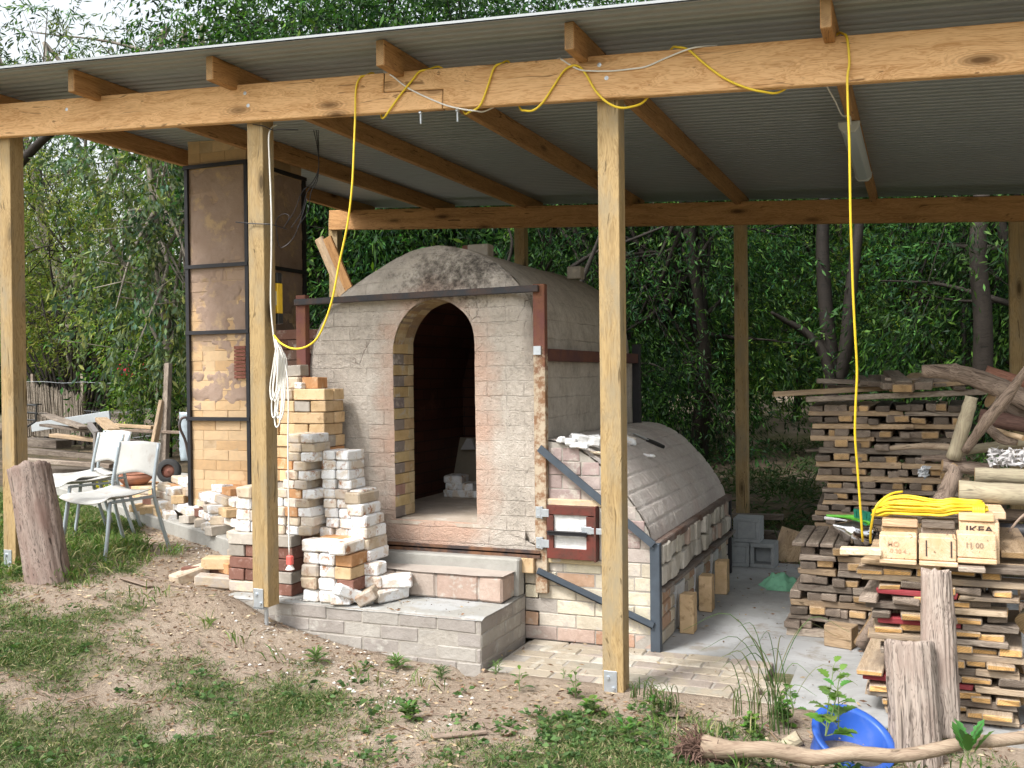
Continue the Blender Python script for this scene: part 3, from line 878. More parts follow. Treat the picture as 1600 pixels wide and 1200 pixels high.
# curved brick back
q = MB(); RN = random.Random(21)
dense = catmull([(a, 0, b) for a, b in ARC], 3)
cum = [0]
for i in range(1, len(dense)): cum.append(cum[-1]+(dense[i]-dense[i-1]).length)
nst = 9
def onarc(s):
    s *= cum[-1]
    for i in range(1, len(dense)):
        if cum[i] >= s-1e-9:
            t = (s-cum[i-1])/(cum[i]-cum[i-1]); return dense[i-1].lerp(dense[i], t)
    return dense[-1]
TON = {}
rows = []; tn = []
for i in range(100):
    s_ = i/99; p = onarc(s_); a_ = onarc(max(0, s_-.03)); b_ = onarc(min(1, s_+.03)); dd = (b_-a_).normalized(); nr = Vector((-dd.z, 0, dd.x)); nr = nr if nr.z > 0 else -nr
    r = []
    for j in range(230):
        y = YK-.006+j*(7.67-YK)/229
        k = min(nst-1, int(s_*nst)); fr = s_*nst-k
        wob = .012*noise.noise(Vector((y*6, s_*8, 1)))
        yy = y + .115*(k % 2) + wob; kk = int(yy/.232); fy = yy/.232-kk
        e = min(min(fr, 1-fr)*.118, min(fy, 1-fy)*.232)
        gr = sst(.001, .008, e)
        t = TON.setdefault((k, kk), RN.choice([(.56, .475, .44), (.50, .43, .40), (.60, .53, .49), (.53, .45, .43), (.57, .46, .42)]))
        tn.append(tuple(c*(.72+.28*gr) for c in t))
        r.append(Vector((p.x, y, p.z)) + nr*(.006*gr + .004*noise.noise(Vector((y*9, s_*9, 2))) + .002*noise.noise(Vector((y*35, s_*40, 2))) + .004*((hash((k, kk)) % 7)/7-.5)*gr))
    rows.append(r)
q.grid(rows); q.c = tn
g = G('dusty_curved_brick', .92, .12); v = g.obj(rnd=False)
n1 = g.noise(v, 4, 7, .7); n2 = g.noise(v, 35, 5, .65)
c = g.mix(g.ramp(n1, [(.34, .25), (.58, .9)]), g.attr(), (.62, .575, .53))
g.bump(g.math('ADD', n2, n1), .006)
DUSTY = g.out(g.mix(g.ramp(n2, [(.4, 0.), (.7, .35)]), c, (.32, .27, .24)))
q.build('curved_brick_back', DUSTY, fbx, smooth=True)
# right side: lumpy upper band of header bricks, piers between the three fire holes
q = MB(); RN = random.Random(33)
for z, h in ((.355, .115), (.475, .115)):
    y = YK+.03
    while y < 7.6:
        wdt = RN.uniform(.07, .12)
        pr = RN.uniform(-.01, .03)
        q.box((-1.40+pr, y+wdt/2, z+h/2), (.10, wdt-.008, h-.01), Matrix.Rotation(RN.uniform(-.08, .08), 3, 'X'), RN.choice([(.5, .46, .38), (.42, .38, .32), (.56, .52, .45), (.40, .30, .24)]), .006)
        y += wdt
PORTS = [(5.87, 6.04+.06), (6.42, 6.68), (6.97, 7.22)]
piers = [(YK+.02, 5.86), (6.11, 6.41), (6.69, 6.96), (7.23, 7.65)]
for a, b in piers:
    z = 0
    while z < .30:
        brick_row(q, RN, (-1.36, a), (-1.36, b), z, .078, .10, MIX_T, RN.random()*.1, inw=(-1, 0, 0), L=.2)
        z += .078
q.build('side_brickwork', MASON, fbx, bevel=.006)
FIBRE = toned('white_ceramic_fibre', (.66, .66, .65), .05, 14, rndv=0, bd=.008, bsc=22)
for a, b in PORTS:
    q = MB(); q.box((-1.372, (a+b)/2, .14), (.03, b-a-.02, .275), Matrix.Rotation(.06, 3, 'Y'), None, .003); q.build('port_cover', FIBRE, fbx, bevel=.004)
q = MB(); q.box((-1.362, YK-.012, .302), (.056, .05, .604)); q.build('corner_upright', STEEL, fbx, bevel=.003)
q = MB(); q.box((-1.362, 7.68, .31), (.045, .045, .60)); q.build('corner_upright', DARKSTEEL, fbx, bevel=.003)
q = MB(); q.bar((-2.035, YK-.048, 1.125), (-1.365, YK-.048, .60), .012, .042); q.bar((-2.035, YK-.03, 1.106), (-1.365, YK-.03, .581), .04, .006); q.build('diagonal_brace', STEEL, fbx)
q = MB(); q.bar((-2.055, YK-.044, .412), (-1.37, YK-.044, .15), .012, .038); q.bar((-2.055, YK-.03, .395), (-1.37, YK-.03, .133), .04, .006); q.build('diagonal_brace', STEEL, fbx)
q = MB(); q.bar((-1.366, YK, .603), (-1.366, 7.72, .61), .045, .006); q.bar((-1.342, YK, .585), (-1.342, 7.72, .59), .007, .036); q.build('edge_angle', rusty('flaking_rust_angle', (.20, .16, .14), (.13, .075, .055)), fbx)
q = MB(); q.bar((-1.342, YK+.02, .335), (-1.342, 7.74, .325), .05, .02); q.build('side_bar', rusty('greyed_rust_bar', (.22, .20, .18), (.17, .11, .08)), fbx)
# fire door
fd = MB(); 
for (c, d, t) in (((-1.84, YK-.008, .812), (.37, .03, .035), (.62, .50, .33)), ((-1.84, YK-.008, .474), (.37, .03, .03), (.5, .40, .24)), ((-2.0, YK-.008, .64), (.028, .03, .30), (.60, .44, .25)), ((-1.672, YK-.008, .64), (.03, .03, .30), (.60, .56, .50))):
    fd.box(c, d, None, t, .002)
fd.build('door_surround', MASON, fbx, bevel=.003)
REDST = rusty('rusty_red_door_steel', (.15, .036, .026), (.085, .04, .03))
q = MB()
x0, x1, z0, z1 = -1.988, -1.69, .492, .795
for (c, d) in ((((x0+x1)/2, z1-.025), (x1-x0, .05)), (((x0+x1)/2, z0+.03), (x1-x0, .06)), ((x0+.02, (z0+z1)/2), (.040, z1-z0-.111)), ((x1-.03, (z0+z1)/2), (.060, z1-z0-.111))):
    q.box((c[0], YK-.04, c[1]), (d[0], .05, d[1]))
q.box((x1-.004, YK-.045, (z0+z1)/2), (.012, .07, z1-z0+.01))
door = q.build('fire_door', REDST, fbx, bevel=.002)
def sub(mb, name, mat, par, **k):
    o = mb.build(name, mat, par, **k); return o
for zc, hh in ((.700, .085), (.588, .085)):
    q = MB(); rr = []
    for z in np.linspace(zc-hh/2-.008, zc+hh/2+.008, 10):
        rr.append([(x, YK-.048-.005*noise.noise(Vector((x*30, z*45, 0))), z) for x in np.linspace(x0+.035, x1-.055, 16)])
    q.grid(rr); sub(q, 'fibre_panel', FIBRE, door, smooth=True)
q = MB(); q.box((-1.86, YK-.078, .64), (.235, .018, .02)); q.box((-1.86, YK-.083, .652), (.235, .03, .004)); sub(q, 'latch_bar', DARKSTEEL, door)
q = MB(); q.box((-1.745, YK-.07, .664), (.06, .012, .042)); q.box((-1.67, YK-.072, .662), (.10, .008, .034)); sub(q, 'latch_plate', GALV, door, bevel=.002)
for zc in (.752, .575):
    q = MB(); q.box((-2.045, YK-.045, zc), (.035, .008, .065)); q.tube([(-2.022, YK-.052, zc-.035), (-2.022, YK-.052, zc+.035)], .009, 10); q.box((-1.997, YK-.062, zc), (.045, .01, .045))
    for dz in (-.02, .02): q.box((-2.047, YK-.051, zc+dz), (.006, .006, .006))
    sub(q, 'hinge', GALV, door, bevel=.001)

# ------------------------------------------------------------------ steps
st = T('brick_steps', 'mortared brick steps and platform below the kiln doorway', 'steps', (-2.9, 5.0, 0))
RN = random.Random(17)
q = MB()
def ring(q, x0, x1, y0, y1, zt, n, h, tones, dep=.11, tone_front=None):
    for i in range(n):
        z = zt-(i+1)*h
        o = .115*(i % 2)
        brick_row(q, RN, (x0, y0), (x1-.003, y0), z, h, dep, tone_front or tones, o)
        brick_row(q, RN, (x1, y0+.003), (x1, y1), z, h, dep, tones, o+.03, inw=(-1, 0, 0))
ring(q, -3.80, -2.145, 4.77, 5.40, .258, 4, .078, [(.34, .315, .285), (.37, .345, .31), (.31, .28, .255)])
q.build('platform_brickwork', toned('grey_rendered_brick', (1, 1, 1), .12, 8, spots=9, spotc=(.44, .42, .38), attr=True, rndv=0, bd=.006, bsc=30), st, bevel=.004)
q = MB(); rr = []
for y in np.linspace(4.765, 5.40, 30): rr.append([(x, y, .262+.006*noise.noise(Vector((x*3, y*3, 0)))+.002*noise.noise(Vector((x*30, y*30, 0)))-.012*sst(4.80, 4.765, y)) for x in np.linspace(-3.80, -2.14, 60)])
q.grid(rr)
PLATC = toned('platform_screed', (.34, .335, .31), .15, 4, spots=8, spotc=(.33, .31, .27), rndv=0, bd=.003, patch=3.5, patchc=(.40, .41, .41))
q.build('platform_top', PLATC, st, smooth=True)
q = MB(); q.box((-2.9745, 5.09, .10), (1.651, .634, .31)); q.build('platform_fill', MORTAR, st)
q = MB()
q.box((-2.6, 5.255, .335), (.85, .25, .14), None, (.36, .31, .27))
brick_row(q, RN, (-3.03, 5.12), (-2.17, 5.12), .262, .15, .26, [(.40, .29, .235), (.44, .33, .27), (.39, .32, .27)], .1, L=.27)
q.build('middle_step', MASON, st, bevel=.012)
q = MB(); rr = []
for y in np.linspace(5.112, 5.38, 12): rr.append([(x, y, .415+.006*noise.noise(Vector((x*5, y*5, 0)))) for x in np.linspace(-3.035, -2.165, 30)])
q.grid(rr); q.build('middle_step_top', toned('pink_grey_screed', (.44, .385, .34), .15, 5, rndv=0, bd=.003), st, smooth=True)
q = MB(); q.box((-2.63, 5.345, .375), (.97, .10, .22), None, None, .004); q.build('upper_ledge', CONCEDGE, st, bevel=.01)
q = MB(); q.box((-2.115, 5.385, .44), (.085, .07, .085)); q.build('corner_brick', TANBRICK, st, bevel=.003)
# ------------------------------------------------------------------ loose bricks
ORD = ['topmost', 'second', 'third', 'fourth', 'fifth', 'sixth', 'seventh', 'eighth', 'ninth', 'tenth', 'eleventh', 'twelfth', 'thirteenth', 'fourteenth', 'fifteenth', 'sixteenth', 'seventeenth', 'eighteenth', 'nineteenth', 'twentieth']
def ordn(k): return ORD[k] if k < len(ORD) else 'lowest'
BR = {}
for k_, m_ in BRICKMATS.items():
    BR[k_] = [boxmesh('brick', .226, .110, .069, .009 if k_ in 'WF' else .004, .003 if k_ in 'WF' else .0015, m_, .0035 if k_ in 'WF' else .0012, 3 if k_ in 'WF' else 2) for _ in range(4)]
BNAME = dict(W='white crusted', T='tan', O='orange', B='dark brown', G='grey', F='buff')
BRN = random.Random(44)
def brick(loc, rz, kind, label, group, rx=0, ry=0, size=1):
    o = bpy.data.objects.new('brick', BRN.choice(BR[kind])); COL.objects.link(o)
    o.location = loc; o.rotation_euler = (rx, ry, rz + (math.pi if BRN.random() < .5 else 0))
    o.scale = (size,)*3 if not hasattr(size, '__len__') else size
    return tag(o, label, 'brick', group)
def stack(x0, y0, z0, layers, desc, group, h=.0715, sc=1.):
    h *= sc
    """layers bottom to top: (pattern, kinds). H = headers side by side, S = stretchers, D = two deep stretchers"""
    n = len(layers)
    for i, (pat, kinds, *sh) in enumerate(layers):
        z = z0 + h*i + h/2
        sx, sy = (sh[0] if sh else 0), (sh[1] if len(sh) > 1 else 0)
        row = ordn(n-1-i)
        cnt = len(kinds)
        for j, kd in enumerate(kinds):
            side = ['left', 'right'][j] if cnt == 2 else (['left', 'middle', 'right'][j] if cnt == 3 else ['leftmost', 'second', 'third', 'rightmost'][min(j, 3)] if cnt == 4 else 'single')
            if pat == 'H': loc = (x0+(.057+.1145*j)*sc, y0+.115*sc, z); rz = math.pi/2
            elif pat == 'S': loc = (x0+(.115+.231*j)*sc, y0+.057*sc, z); rz = 0
            elif pat == 'B': loc = (x0+.115+.231*j, y0+.173, z); rz = 0
            loc = (loc[0]+sx+BRN.uniform(-.005, .005), loc[1]+sy+BRN.uniform(-.006, .006), loc[2])
            hc = 'top course' if row == 'topmost' else row + ' highest course'
            lab = '%s brick, %s of the front, %s, %s' % (BNAME[kd], side, hc, desc)
            if pat == 'B': lab = '%s brick at the back%s, %s, %s' % (BNAME[kd], ' ' + side if cnt > 1 else '', hc, desc)
            brick(loc, rz + BRN.uniform(-.06, .06), kd, lab, group, size=sc*BRN.uniform(.95, 1.0))
GA = 'bricks of the tall tan stack'
A = []
seq = ['FG', 'GF', 'TF', 'FT', 'TT', 'TG', 'OF', 'TT', 'TG', 'GT', 'OB', 'TG', 'TT', 'TF']
for i in range(17):
    if i % 2 == 0: A.append(('S', ['TG', 'TO', 'OT', 'TT', 'GT', 'OO', 'TG', 'TT', 'FT'][i//2]))
    else: A.append(('H', ['TFGT', 'OTTO', 'FFTO', 'TTFT', 'TTGO', 'TTTO', 'TTTT', 'TTGT'][i//2]))
stack(-3.79, 5.13, .262, A, 'tall tan stack', GA)
# behind course of the stretcher rows so the stack is solid
stack(-3.79, 5.13, .262, [('B', 'TT') if i % 2 == 0 else ('H', '') for i in range(17)], 'tall tan stack', GA)
zt = .262+17*.0715
brick((-3.66, 5.2, zt+.036), .1, 'F', 'grey buff brick laid skewed on top of the tall tan stack, at left', GA)
brick((-3.66, 5.23, zt+.107), .12, 'G', 'slanted grey cap brick crowning the tall tan stack', GA, ry=.06)
brick((-3.46, 5.22, zt+.036), 1.6, 'O', 'orange brick end on top of the tall tan stack, at right', GA, size=(.5, 1, 1))
brick((-3.52, 5.17, zt+.02), 1.4, 'W', 'small white chip of brick on top of the tall tan stack', GA, size=(.35, .55, .55))
GB = 'dark brown bricks beside the second post'
stack(-3.86, 4.87, .262, [('S', 'FB'), ('H', 'BBBG'), ('S', 'BB'), ('H', 'GBBB'), ('S', 'GG')], 'dark brown stack', GB)
stack(-3.86, 4.87, .262, [('B', 'BB'), ('H', ''), ('B', 'BB'), ('H', ''), ('B', 'GB')], 'dark brown stack', GB)
GC = 'white and buff bricks piled on the dark brown stack'
zb_ = .262+5*.0715
stack(-3.84, 4.90, zb_, [('H', 'WW'), ('H', 'WF'), ('H', 'WW'), ('H', 'F', .02)], 'short pile left of the post', GC, .068)
stack(-3.57, 4.90, zb_, [('H', 'FWF'), ('H', 'WFW', .01), ('H', 'FOW'), ('H', 'WWF', -.01), ('H', 'FOW', .03), ('H', 'WF', .07), ('H', 'FW', .1), ('H', 'F', .16), ('H', 'FW', .12), ('H', 'FF', .125), ('H', 'FW', .12)], 'rough pile right of the post', GC, .066, .82)
GD = 'white bricks of the leaning column by the steps'
stack(-3.30, 4.99, .262, [('H', 'FWF'), ('H', 'WFW', .0), ('H', 'WW', .08), ('H', 'FWW', .0), ('H', 'WW', .05), ('H', 'WWW', .0), ('H', 'WWW', .01), ('H', 'WW', .05), ('H', 'WW', .04), ('H', 'WW', .03), ('H', 'WFW', .02), ('H', 'WW', .03), ('H', 'WW', .02), ('H', 'WW', .03), ('H', 'WW', .025)], 'tall white column', GD, .0685, .83)
GE = 'bricks of the low front stack'
stack(-3.29, 4.79, .262, [('H', 'WWW'), ('H', 'FWB'), ('H', 'FWT'), ('H', 'WWO')], 'low front stack', GE)
stack(-3.29, 4.79, .262+4*.0715, [('S', 'W'), ], 'low front stack', GE)
brick((-3.02, 4.86, .262+4.5*.0715), 1.57, 'W', 'white brick at the right on top of the low front stack', GE)
brick((-3.13, 4.975, .262+4.5*.0715), .02, 'O', 'orange brick behind on top of the low front stack', GE)
GF = 'white bricks stepped down towards the kiln steps'
stack(-3.06, 4.93, .262, [('S', 'F'), ('S', 'W', -.01), ('S', 'W', -.03)], 'stepped pile beside steps', GF, .072)
stack(-3.04, 4.955, .262+3*.072, [('H', 'W', -.0), ('H', 'F', -.01), ('H', 'W', -.02), ('H', 'W', -.03), ('H', 'W', -.045), ('H', 'F', -.06)], 'narrow pile behind low stack', GF, .066)
brick((-2.83, 5.0, .262+.036), 1.2, 'W', 'white brick standing loose on the platform next to the stepped pile', GF, rx=.0)
brick((-2.82, 5.03, .262+.107), .5, 'W', 'white brick laid across the loose brick beside the steps', GF)
brick((-2.97, 4.85, .262+.05), .9, 'W', 'white brick tipped against the foot of the low front stack', GF, ry=.45)
brick((-3.02, 4.80, .262+.03), .3, 'W', 'small white brick piece lying at the platform edge', GF, size=(.5, .6, .7))
brick((-2.90, 4.90, .262+.05), 1.9, 'F', 'rust streaked brick tipped on its side beside the stepped pile', GF, rx=.5)
# rubble to the left of post two
GR = 'rubble bricks at the foot of the dark brown stack'
for (x, y, rz, kd, dz, ry, lab) in ((-4.02, 4.95, .4, 'F', .0, .1, 'buff brick at the right of the small rubble heap'), (-4.20, 4.93, 1.2, 'F', 0, .2, 'buff brick tilted on the earth left of the post'), (-4.08, 5.08, .1, 'B', .02, 0, 'dark brown brick half buried in the small rubble heap'),
        (-4.05, 5.05, .3, 'T', .09, 0, 'tan brick on top of the small rubble heap'), (-4.26, 5.02, 2.2, 'B', -.01, .15, 'dark brown brick at the left end of the small rubble heap'), (-3.98, 5.12, 1.3, 'O', .09, .1, 'orange pink brick behind the small rubble heap'), (-3.97, 5.2, .4, 'G', .16, .1, 'grey brick highest in the small rubble heap')):
    brick((x, y, terrain(x, y)+.035+dz), rz, kd, lab, GR, ry=ry)
# long rubble heap on the raised slab in front of the chimney
GH = 'rubble bricks heaped in front of the chimney'
p0 = Vector((-6.15, 6.53)); p1 = Vector((-4.25, 5.48)); dd_ = (p1-p0).normalized(); nn_ = Vector((-dd_.y, dd_.x)); Lh = (p1-p0).length
RH = random.Random(90); PH = ['left end', 'left part', 'middle', 'right part', 'right end']
for lay in range(5):
    n = [13, 13, 11, 9, 6][lay]
    for r_ in range(3 if lay < 3 else 2):
        for j in range(n):
            s = (j+.5)/n*Lh*(1-.1*lay) + .04*lay*Lh + RH.uniform(-.05, .05)
            off = .08 + r_*.13 + lay*.035 + RH.uniform(-.03, .03)
            p = p0 + dd_*s - nn_*0 + nn_*off*(1)
            kd = RH.choice('FFTWTGFFTOWBWW')
            if lay == 0 and r_ == 0 and j in (0, 1): kd = 'T'
            zc = .44+.030+lay*.060
            if -5.30 < p.x < -4.64 and p.y > 6.17: continue
            lab = '%s brick, %s along the %s row, %s, rubble heap by chimney' % (BNAME[kd], 'first' if j == 0 else ordn(j), ['front', 'second', 'back'][r_], ['bottom layer', 'second layer up', 'third layer up', 'fourth layer up', 'top layer'][lay])
            brick((p.x, p.y, zc), RH.uniform(0, 3.1) if RH.random() < .6 else math.atan2(dd_.y, dd_.x), kd, lab, GH, ry=RH.uniform(-.12, .12), rx=RH.uniform(-.12, .12), size=RH.uniform(.72, .95))
# inside the kiln
GI = 'white bricks heaped inside the kiln'
for (i, j) in [(0, 0), (0, 1), (0, 2), (0, 3), (0, 4), (1, 0), (1, 1), (1, 2), (2, 0), (2, 1)]:
    p = at(700+11.5*j+(5 if i == 1 else 0), 700, y=6.55)
    brick((p.x, 6.63, .657+.027+.052*i), 1.57+RH.uniform(-.12, .12), 'W', 'white brick, %s from left in the %s row of the heap inside the kiln' % (ORD[j] if j else 'first', ['bottom', 'middle', 'top'][i]), GI, size=.78)
p = at(708, 684, y=7.1); p2 = at(760, 684, y=7.1)
o = plank('fibre_board', ((p.x+p2.x)/2, 6.98, .66), ((p.x+p2.x)/2, 7.15, p.z), p2.x-p.x, .02, plain('dull_beige_board', (.30, .26, .20), .9), None, up=(0, 1, 0))
tag(o, 'beige board leaning on the rear wall inside the kiln', 'board')
a, b, c_ = at(722, 702, y=7.05), at(745, 702, y=7.05), at(737, 685, y=7.05)
q = MB(); q.prism([(a.x, a.z), (b.x, b.z), (c_.x+.01, c_.z), (c_.x-.03, c_.z)], 1, 7.02, 7.045)
tag(q.build('paper_offcut', plain('dull_white', (.5, .5, .52), .9), None), 'small white offcut propped on the beige board inside the kiln', 'offcut')
# three bricks standing before the fire holes
GP = 'tan bricks standing before the fire holes'
for (x, y, lab) in ((-1.285, 5.88, 'tan brick standing upright before the front fire hole, nearest the corner'), (-1.288, 6.45, 'tan brick standing upright before the middle fire hole'), (-1.288, 7.0, 'tan brick standing upright before the rear fire hole')):
    brick((x, y, .118), 0, 'T', lab, GP, ry=math.pi/2, size=(1.02, 1.0, 1.2))
# bits lying on top of the firebox
GT = 'bits lying on top of the firebox'
def onvault(px, py):
    y = YK
    while y < 7.65:
        p = at(px, py, y=y)
        if p.x < -1.385 and p.z <= arcz(p.x)+.012: return p
        y += .01
    return at(px, py, y=7.6)
for (px, py, y, nm, m_, sz, lab) in ((878, 700, 5.52, 'white_block', FIBRE, (.05, .06, .035), 'first small white block from the column on the firebox top'), (893, 702, 5.50, 'white_block', FIBRE, (.05, .06, .035), 'second small white block from the column on the firebox top'),
        (915, 690, 5.75, 'plaster_lump', FIBRE, (.16, .10, .06), 'large crumpled white lump on top of the firebox'), (905, 700, 5.6, 'plaster_lump', WHITEBRICK, (.10, .07, .04), 'buff white fragment beside the crumpled lump on the firebox'),
        (985, 688, 6.0, 'plaster_lump', WHITEBRICK, (.09, .08, .05), 'white fragment right of the post on the firebox top'), (1010, 707, 5.9, 'plaster_lump', WHITEBRICK, (.12, .05, .012), 'thin pale flake below the black tool on the firebox'), (930, 705, 5.6, 'plaster_lump', BUFFBRICK, (.12, .06, .02), 'buff flake beside the post on the firebox top')):
    p = onvault(px, py+4); y = p.y; zt_ = arcz(p.x)+.006
    me = boxmesh(nm, *sz, .008, .008, m_, .02 if 'lump' in nm else .001, 4)
    o = bpy.data.objects.new(nm, me); COL.objects.link(o); o.location = (p.x, y, zt_+sz[2]/2); o.rotation_euler = (0, .1, RH.uniform(0, 1)); tag(o, lab, 'debris', GT)
tr = T('scraper_tool', 'black handled steel tool lying on top of the firebox', 'tool', (-1.75, 6.35, 1.05))
a = onvault(1037, 703); b = onvault(990, 682)
a.z = arcz(a.x)+.032; b.z = arcz(b.x)+.03
m_ = a.lerp(b, .55)
q = MB(); q.tube([a, a.lerp(m_, .5), m_], [.013, .016, .012], 8); q.build('handle', BLK, tr, fixn=False)
q = MB(); q.bar(m_, b, .03, .006); q.build('blade', GALV, tr)

# ------------------------------------------------------------------ cinder blocks and things on the slab
def hollow(name, x0, x1, y0, y1, z0, z1, axis_hole, lab):
    q = MB(); t = .03
    q.box(((x0+x1)/2, (y0+y1)/2, z1-t/2), (x1-x0, y1-y0, t)); q.box(((x0+x1)/2, (y0+y1)/2, z0+t/2), (x1-x0, y1-y0, t))
    for x in (x0+t/2, x1-t/2): q.box((x, (y0+y1)/2, (z0+z1)/2), (t, y1-y0, z1-z0-2*t-.001))
    if not axis_hole: 
        for y in (y0+t/2, (y0+y1)/2, y1-t/2): q.box(((x0+x1)/2, y, (z0+z1)/2), (x1-x0-2*t-.001, t, z1-z0-2*t-.001))
    else: q.box(((x0+x1)/2, (y0+y1)/2, (z0+z1)/2), (x1-x0-2*t-.001, t, z1-z0-2*t-.001))
    return tag(q.build(name, CINDER, None, bevel=.004), lab, 'block', 'grey concrete blocks behind the firebox')
hollow('concrete_block', -1.445, -1.256, 8.0, 8.24, 0, .19, False, 'lower left grey concrete block with a closed face')
hollow('concrete_block', -1.25, -1.06, 8.0, 8.24, 0, .19, True, 'lower right grey concrete block with a hole in its face')
hollow('concrete_block', -1.385, -1.175, 8.02, 8.24, .192, .385, False, 'top grey concrete block sitting on the other two')
tag(plank('board', (-1.0, 8.3, -.01), (-.93, 8.42, .24), .26, .02, BOARD_TAN, None, up=(0, 1, 0)), 'tan board leaning behind the concrete blocks', 'board')
tag(plank('timber_length', at(1128, 806, y=8.7), at(1224, 808, y=8.7), .09, .045, BOARD_GREY), 'grey length of timber lying behind the concrete blocks', 'timber')
tag(plank('timber_length', (-1.3, 8.52, .12), (-.45, 8.6, .10), .09, .2, BOARD_GREY), 'wide grey sleeper edging the slab behind the blocks', 'timber')
q = MB(); RG = random.Random(6); cc = at(1228, 918, z=.0); rr = []
for i in range(22):
    r = []
    for j in range(30):
        u_, v_ = i/21*2-1, j/29*2-1
        x = cc.x + v_*.16*(1+.25*math.sin(3*u_+1)); y = cc.y + u_*.15
        e = max(abs(u_), abs(v_))
        h = .095*math.exp(-((v_+.25)**2*2.2+u_*u_*2)) + .035*noise.noise(Vector((v_*3.5, u_*3.5, 2))) + .02*noise.noise(Vector((v_*9, u_*5, 2)))
        r.append((x, y, max(.004, h*(1-e**6)+.004)))
    rr.append(r)
q.grid(rr)
cl = q.build('green_cloth', plain('green_cloth', (.22, .52, .34), .9, bd=.002, nv=.2, sc=18), None, smooth=True); tag(cl, 'crumpled green cloth lying on the concrete floor', 'cloth')
p = at(1314, 985, z=0); p.y = 5.86; p.x = at(1314, 985, y=5.86).x
tag(plank('timber_offcut', (p.x-.075, p.y+.03, .062), (p.x+.075, p.y-.01, .062), .12, .12, BOARD_TAN), 'short square timber offcut standing on the concrete floor', 'offcut')
tag(plank('timber_offcut', at(1205, 905, z=.02)+Vector((0, .05, 0)), at(1222, 900, z=.02)+Vector((0, .05, 0)), .06, .035, BOARD_TAN), 'small orange wood chip behind the green cloth', 'offcut')
q = MB(); a = at(1343, 1008, z=.035); b = at(1386, 925, y=a.y-.05)
q.tube(catmull([a, a.lerp(b, .5)+Vector((.012, 0, 0)), b], 6), [.036, .034, .036], 10)
tag(q.build('short_log', BARK, None, fixn=False, smooth=True), 'dark short log leaning on the pallet timber stack', 'log')

# ------------------------------------------------------------------ timber stacks
ENDM = {}
def endmesh(mat, L, wd, ht):
    key = (mat.name, round(L, 2), round(wd, 3), round(ht, 3))
    if key not in ENDM: ENDM[key] = boxmesh('pallet_board', L, wd, ht, .005, .004, mat); ENDM[key]['_h'] = ht
    return ENDM[key]
TR = random.Random(71)
def timber_stack(desc, group, x0, x1, y0, depth, z0, rows, hl, he, wd, mats_end, mats_long, spread=.03, n_end=5, special={}, plus=0):
    """crosswise stack: in each tier one course of boards lying along X under a course lying along Y"""
    z = z0
    hl0, he0, wd0 = hl, he, wd
    ff = [(TR.uniform(.82, 1.12), TR.uniform(.88, 1.1)) for _ in range(rows)]; fs_ = rows*(hl0+he0)/sum(a*hl0+b*he0 for a, b in ff)
    for t in range(rows):
        hl = hl0*ff[t][0]*fs_; he = he0*ff[t][1]*fs_
        row = ordn(rows-1-t); row = 'top tier' if row == 'topmost' else row + ' highest tier'
        xa = x0 + TR.uniform(-spread, spread); xb = x1 + TR.uniform(-spread, spread)
        for k, yy_ in enumerate((y0, y0+depth-wd)):
            cuts = [xa, xb]
            if TR.random() < .6: cuts = [xa, xa+(xb-xa)*TR.uniform(.3, .7), xb]
            for c_i in range(len(cuts)-1):
                ml = special.get(('L', t)) if (special.get(('L', t)) and c_i == 0) else TR.choice(mats_long)
                dz = TR.uniform(-.002, .002); dy = TR.uniform(-.02, .012)
                o = plank('pallet_board', (cuts[c_i]+.004, yy_+wd/2+dy, z+hl/2+dz), (cuts[c_i+1]-.003, yy_+wd/2+dy+TR.uniform(-.01, .01), z+hl/2), wd*.95, hl*TR.uniform(.8, .95), ml, None, bevel=.003, jit=.003)
                part_ = '' if len(cuts) == 2 else [' left half', ' right half'][c_i]
                tag(o, '%s long board at the %s%s, %s, %s' % ({BOARD_RED.name: 'red painted', BOARD_GREY.name: 'grey', BOARD_TAN.name: 'tan', BOARD_FRESH.name: 'pale'}[ml.name], ['front', 'back'][k], part_, row, desc), 'board', group)
        z += hl
        x = xa+.004; items = []
        while x < xb-.05:
            ww = round(wd*TR.choice([.72, .85, 1, 1, 1.12]), 3)
            if x+ww > xb+.02: break
            items.append((x+ww/2, ww)); x += ww + TR.choice([.002, .004, .006, .012, .03 if n_end < 6 else .016])
        for j, (x, ww) in enumerate(items):
            me_ = TR.choice(mats_end)
            yoff = TR.choice([TR.uniform(-.06, .03), TR.uniform(-.02, .01)])+plus
            o = bpy.data.objects.new('pallet_board', endmesh(me_, depth-.01, ww, he0*TR.choice([.8, .88, .97]))); COL.objects.link(o)
            o.location = (x, y0+yoff+depth/2, z+o.data.get('_h', he0*.9)/2+.001); o.rotation_euler = (0, TR.uniform(-.03, .03), math.pi/2+TR.uniform(-.08, .08))
            tag(o, '%s board end from left, %s, %s' % ('first' if j == 0 else ordn(j), row, desc), 'board', group)
        z += he
    return z
zT = timber_stack('tall timber stack', 'boards of the tall timber stack', -.62, .25, 6.76, .80, -.05, 17, .037, .0445, .085, [BOARD_GREY, BOARD_GREY, BOARD_GREY, BOARD_TAN], [BOARD_GREY, BOARD_TAN, BOARD_TAN], .06, 7)
zM = timber_stack('low middle timber stack', 'boards of the low middle stack', -.70, -.10, 6.02, .68, -.0, 6, .038, .050, .09, [BOARD_GREY, BOARD_GREY, BOARD_TAN], [BOARD_GREY, BOARD_GREY, BOARD_TAN], .045, 5)
for k in range(4):
    tag(plank('deck_board', (-.66+.08*k, 6.0, zM+.012), (-.66+.08*k, 6.7, zM+.012), .072, .022, BOARD_GREY), 'grey grooved deck board, %s from left on top of the low middle stack' % ('first' if k == 0 else ordn(k)), 'board', 'deck boards on the low middle stack')
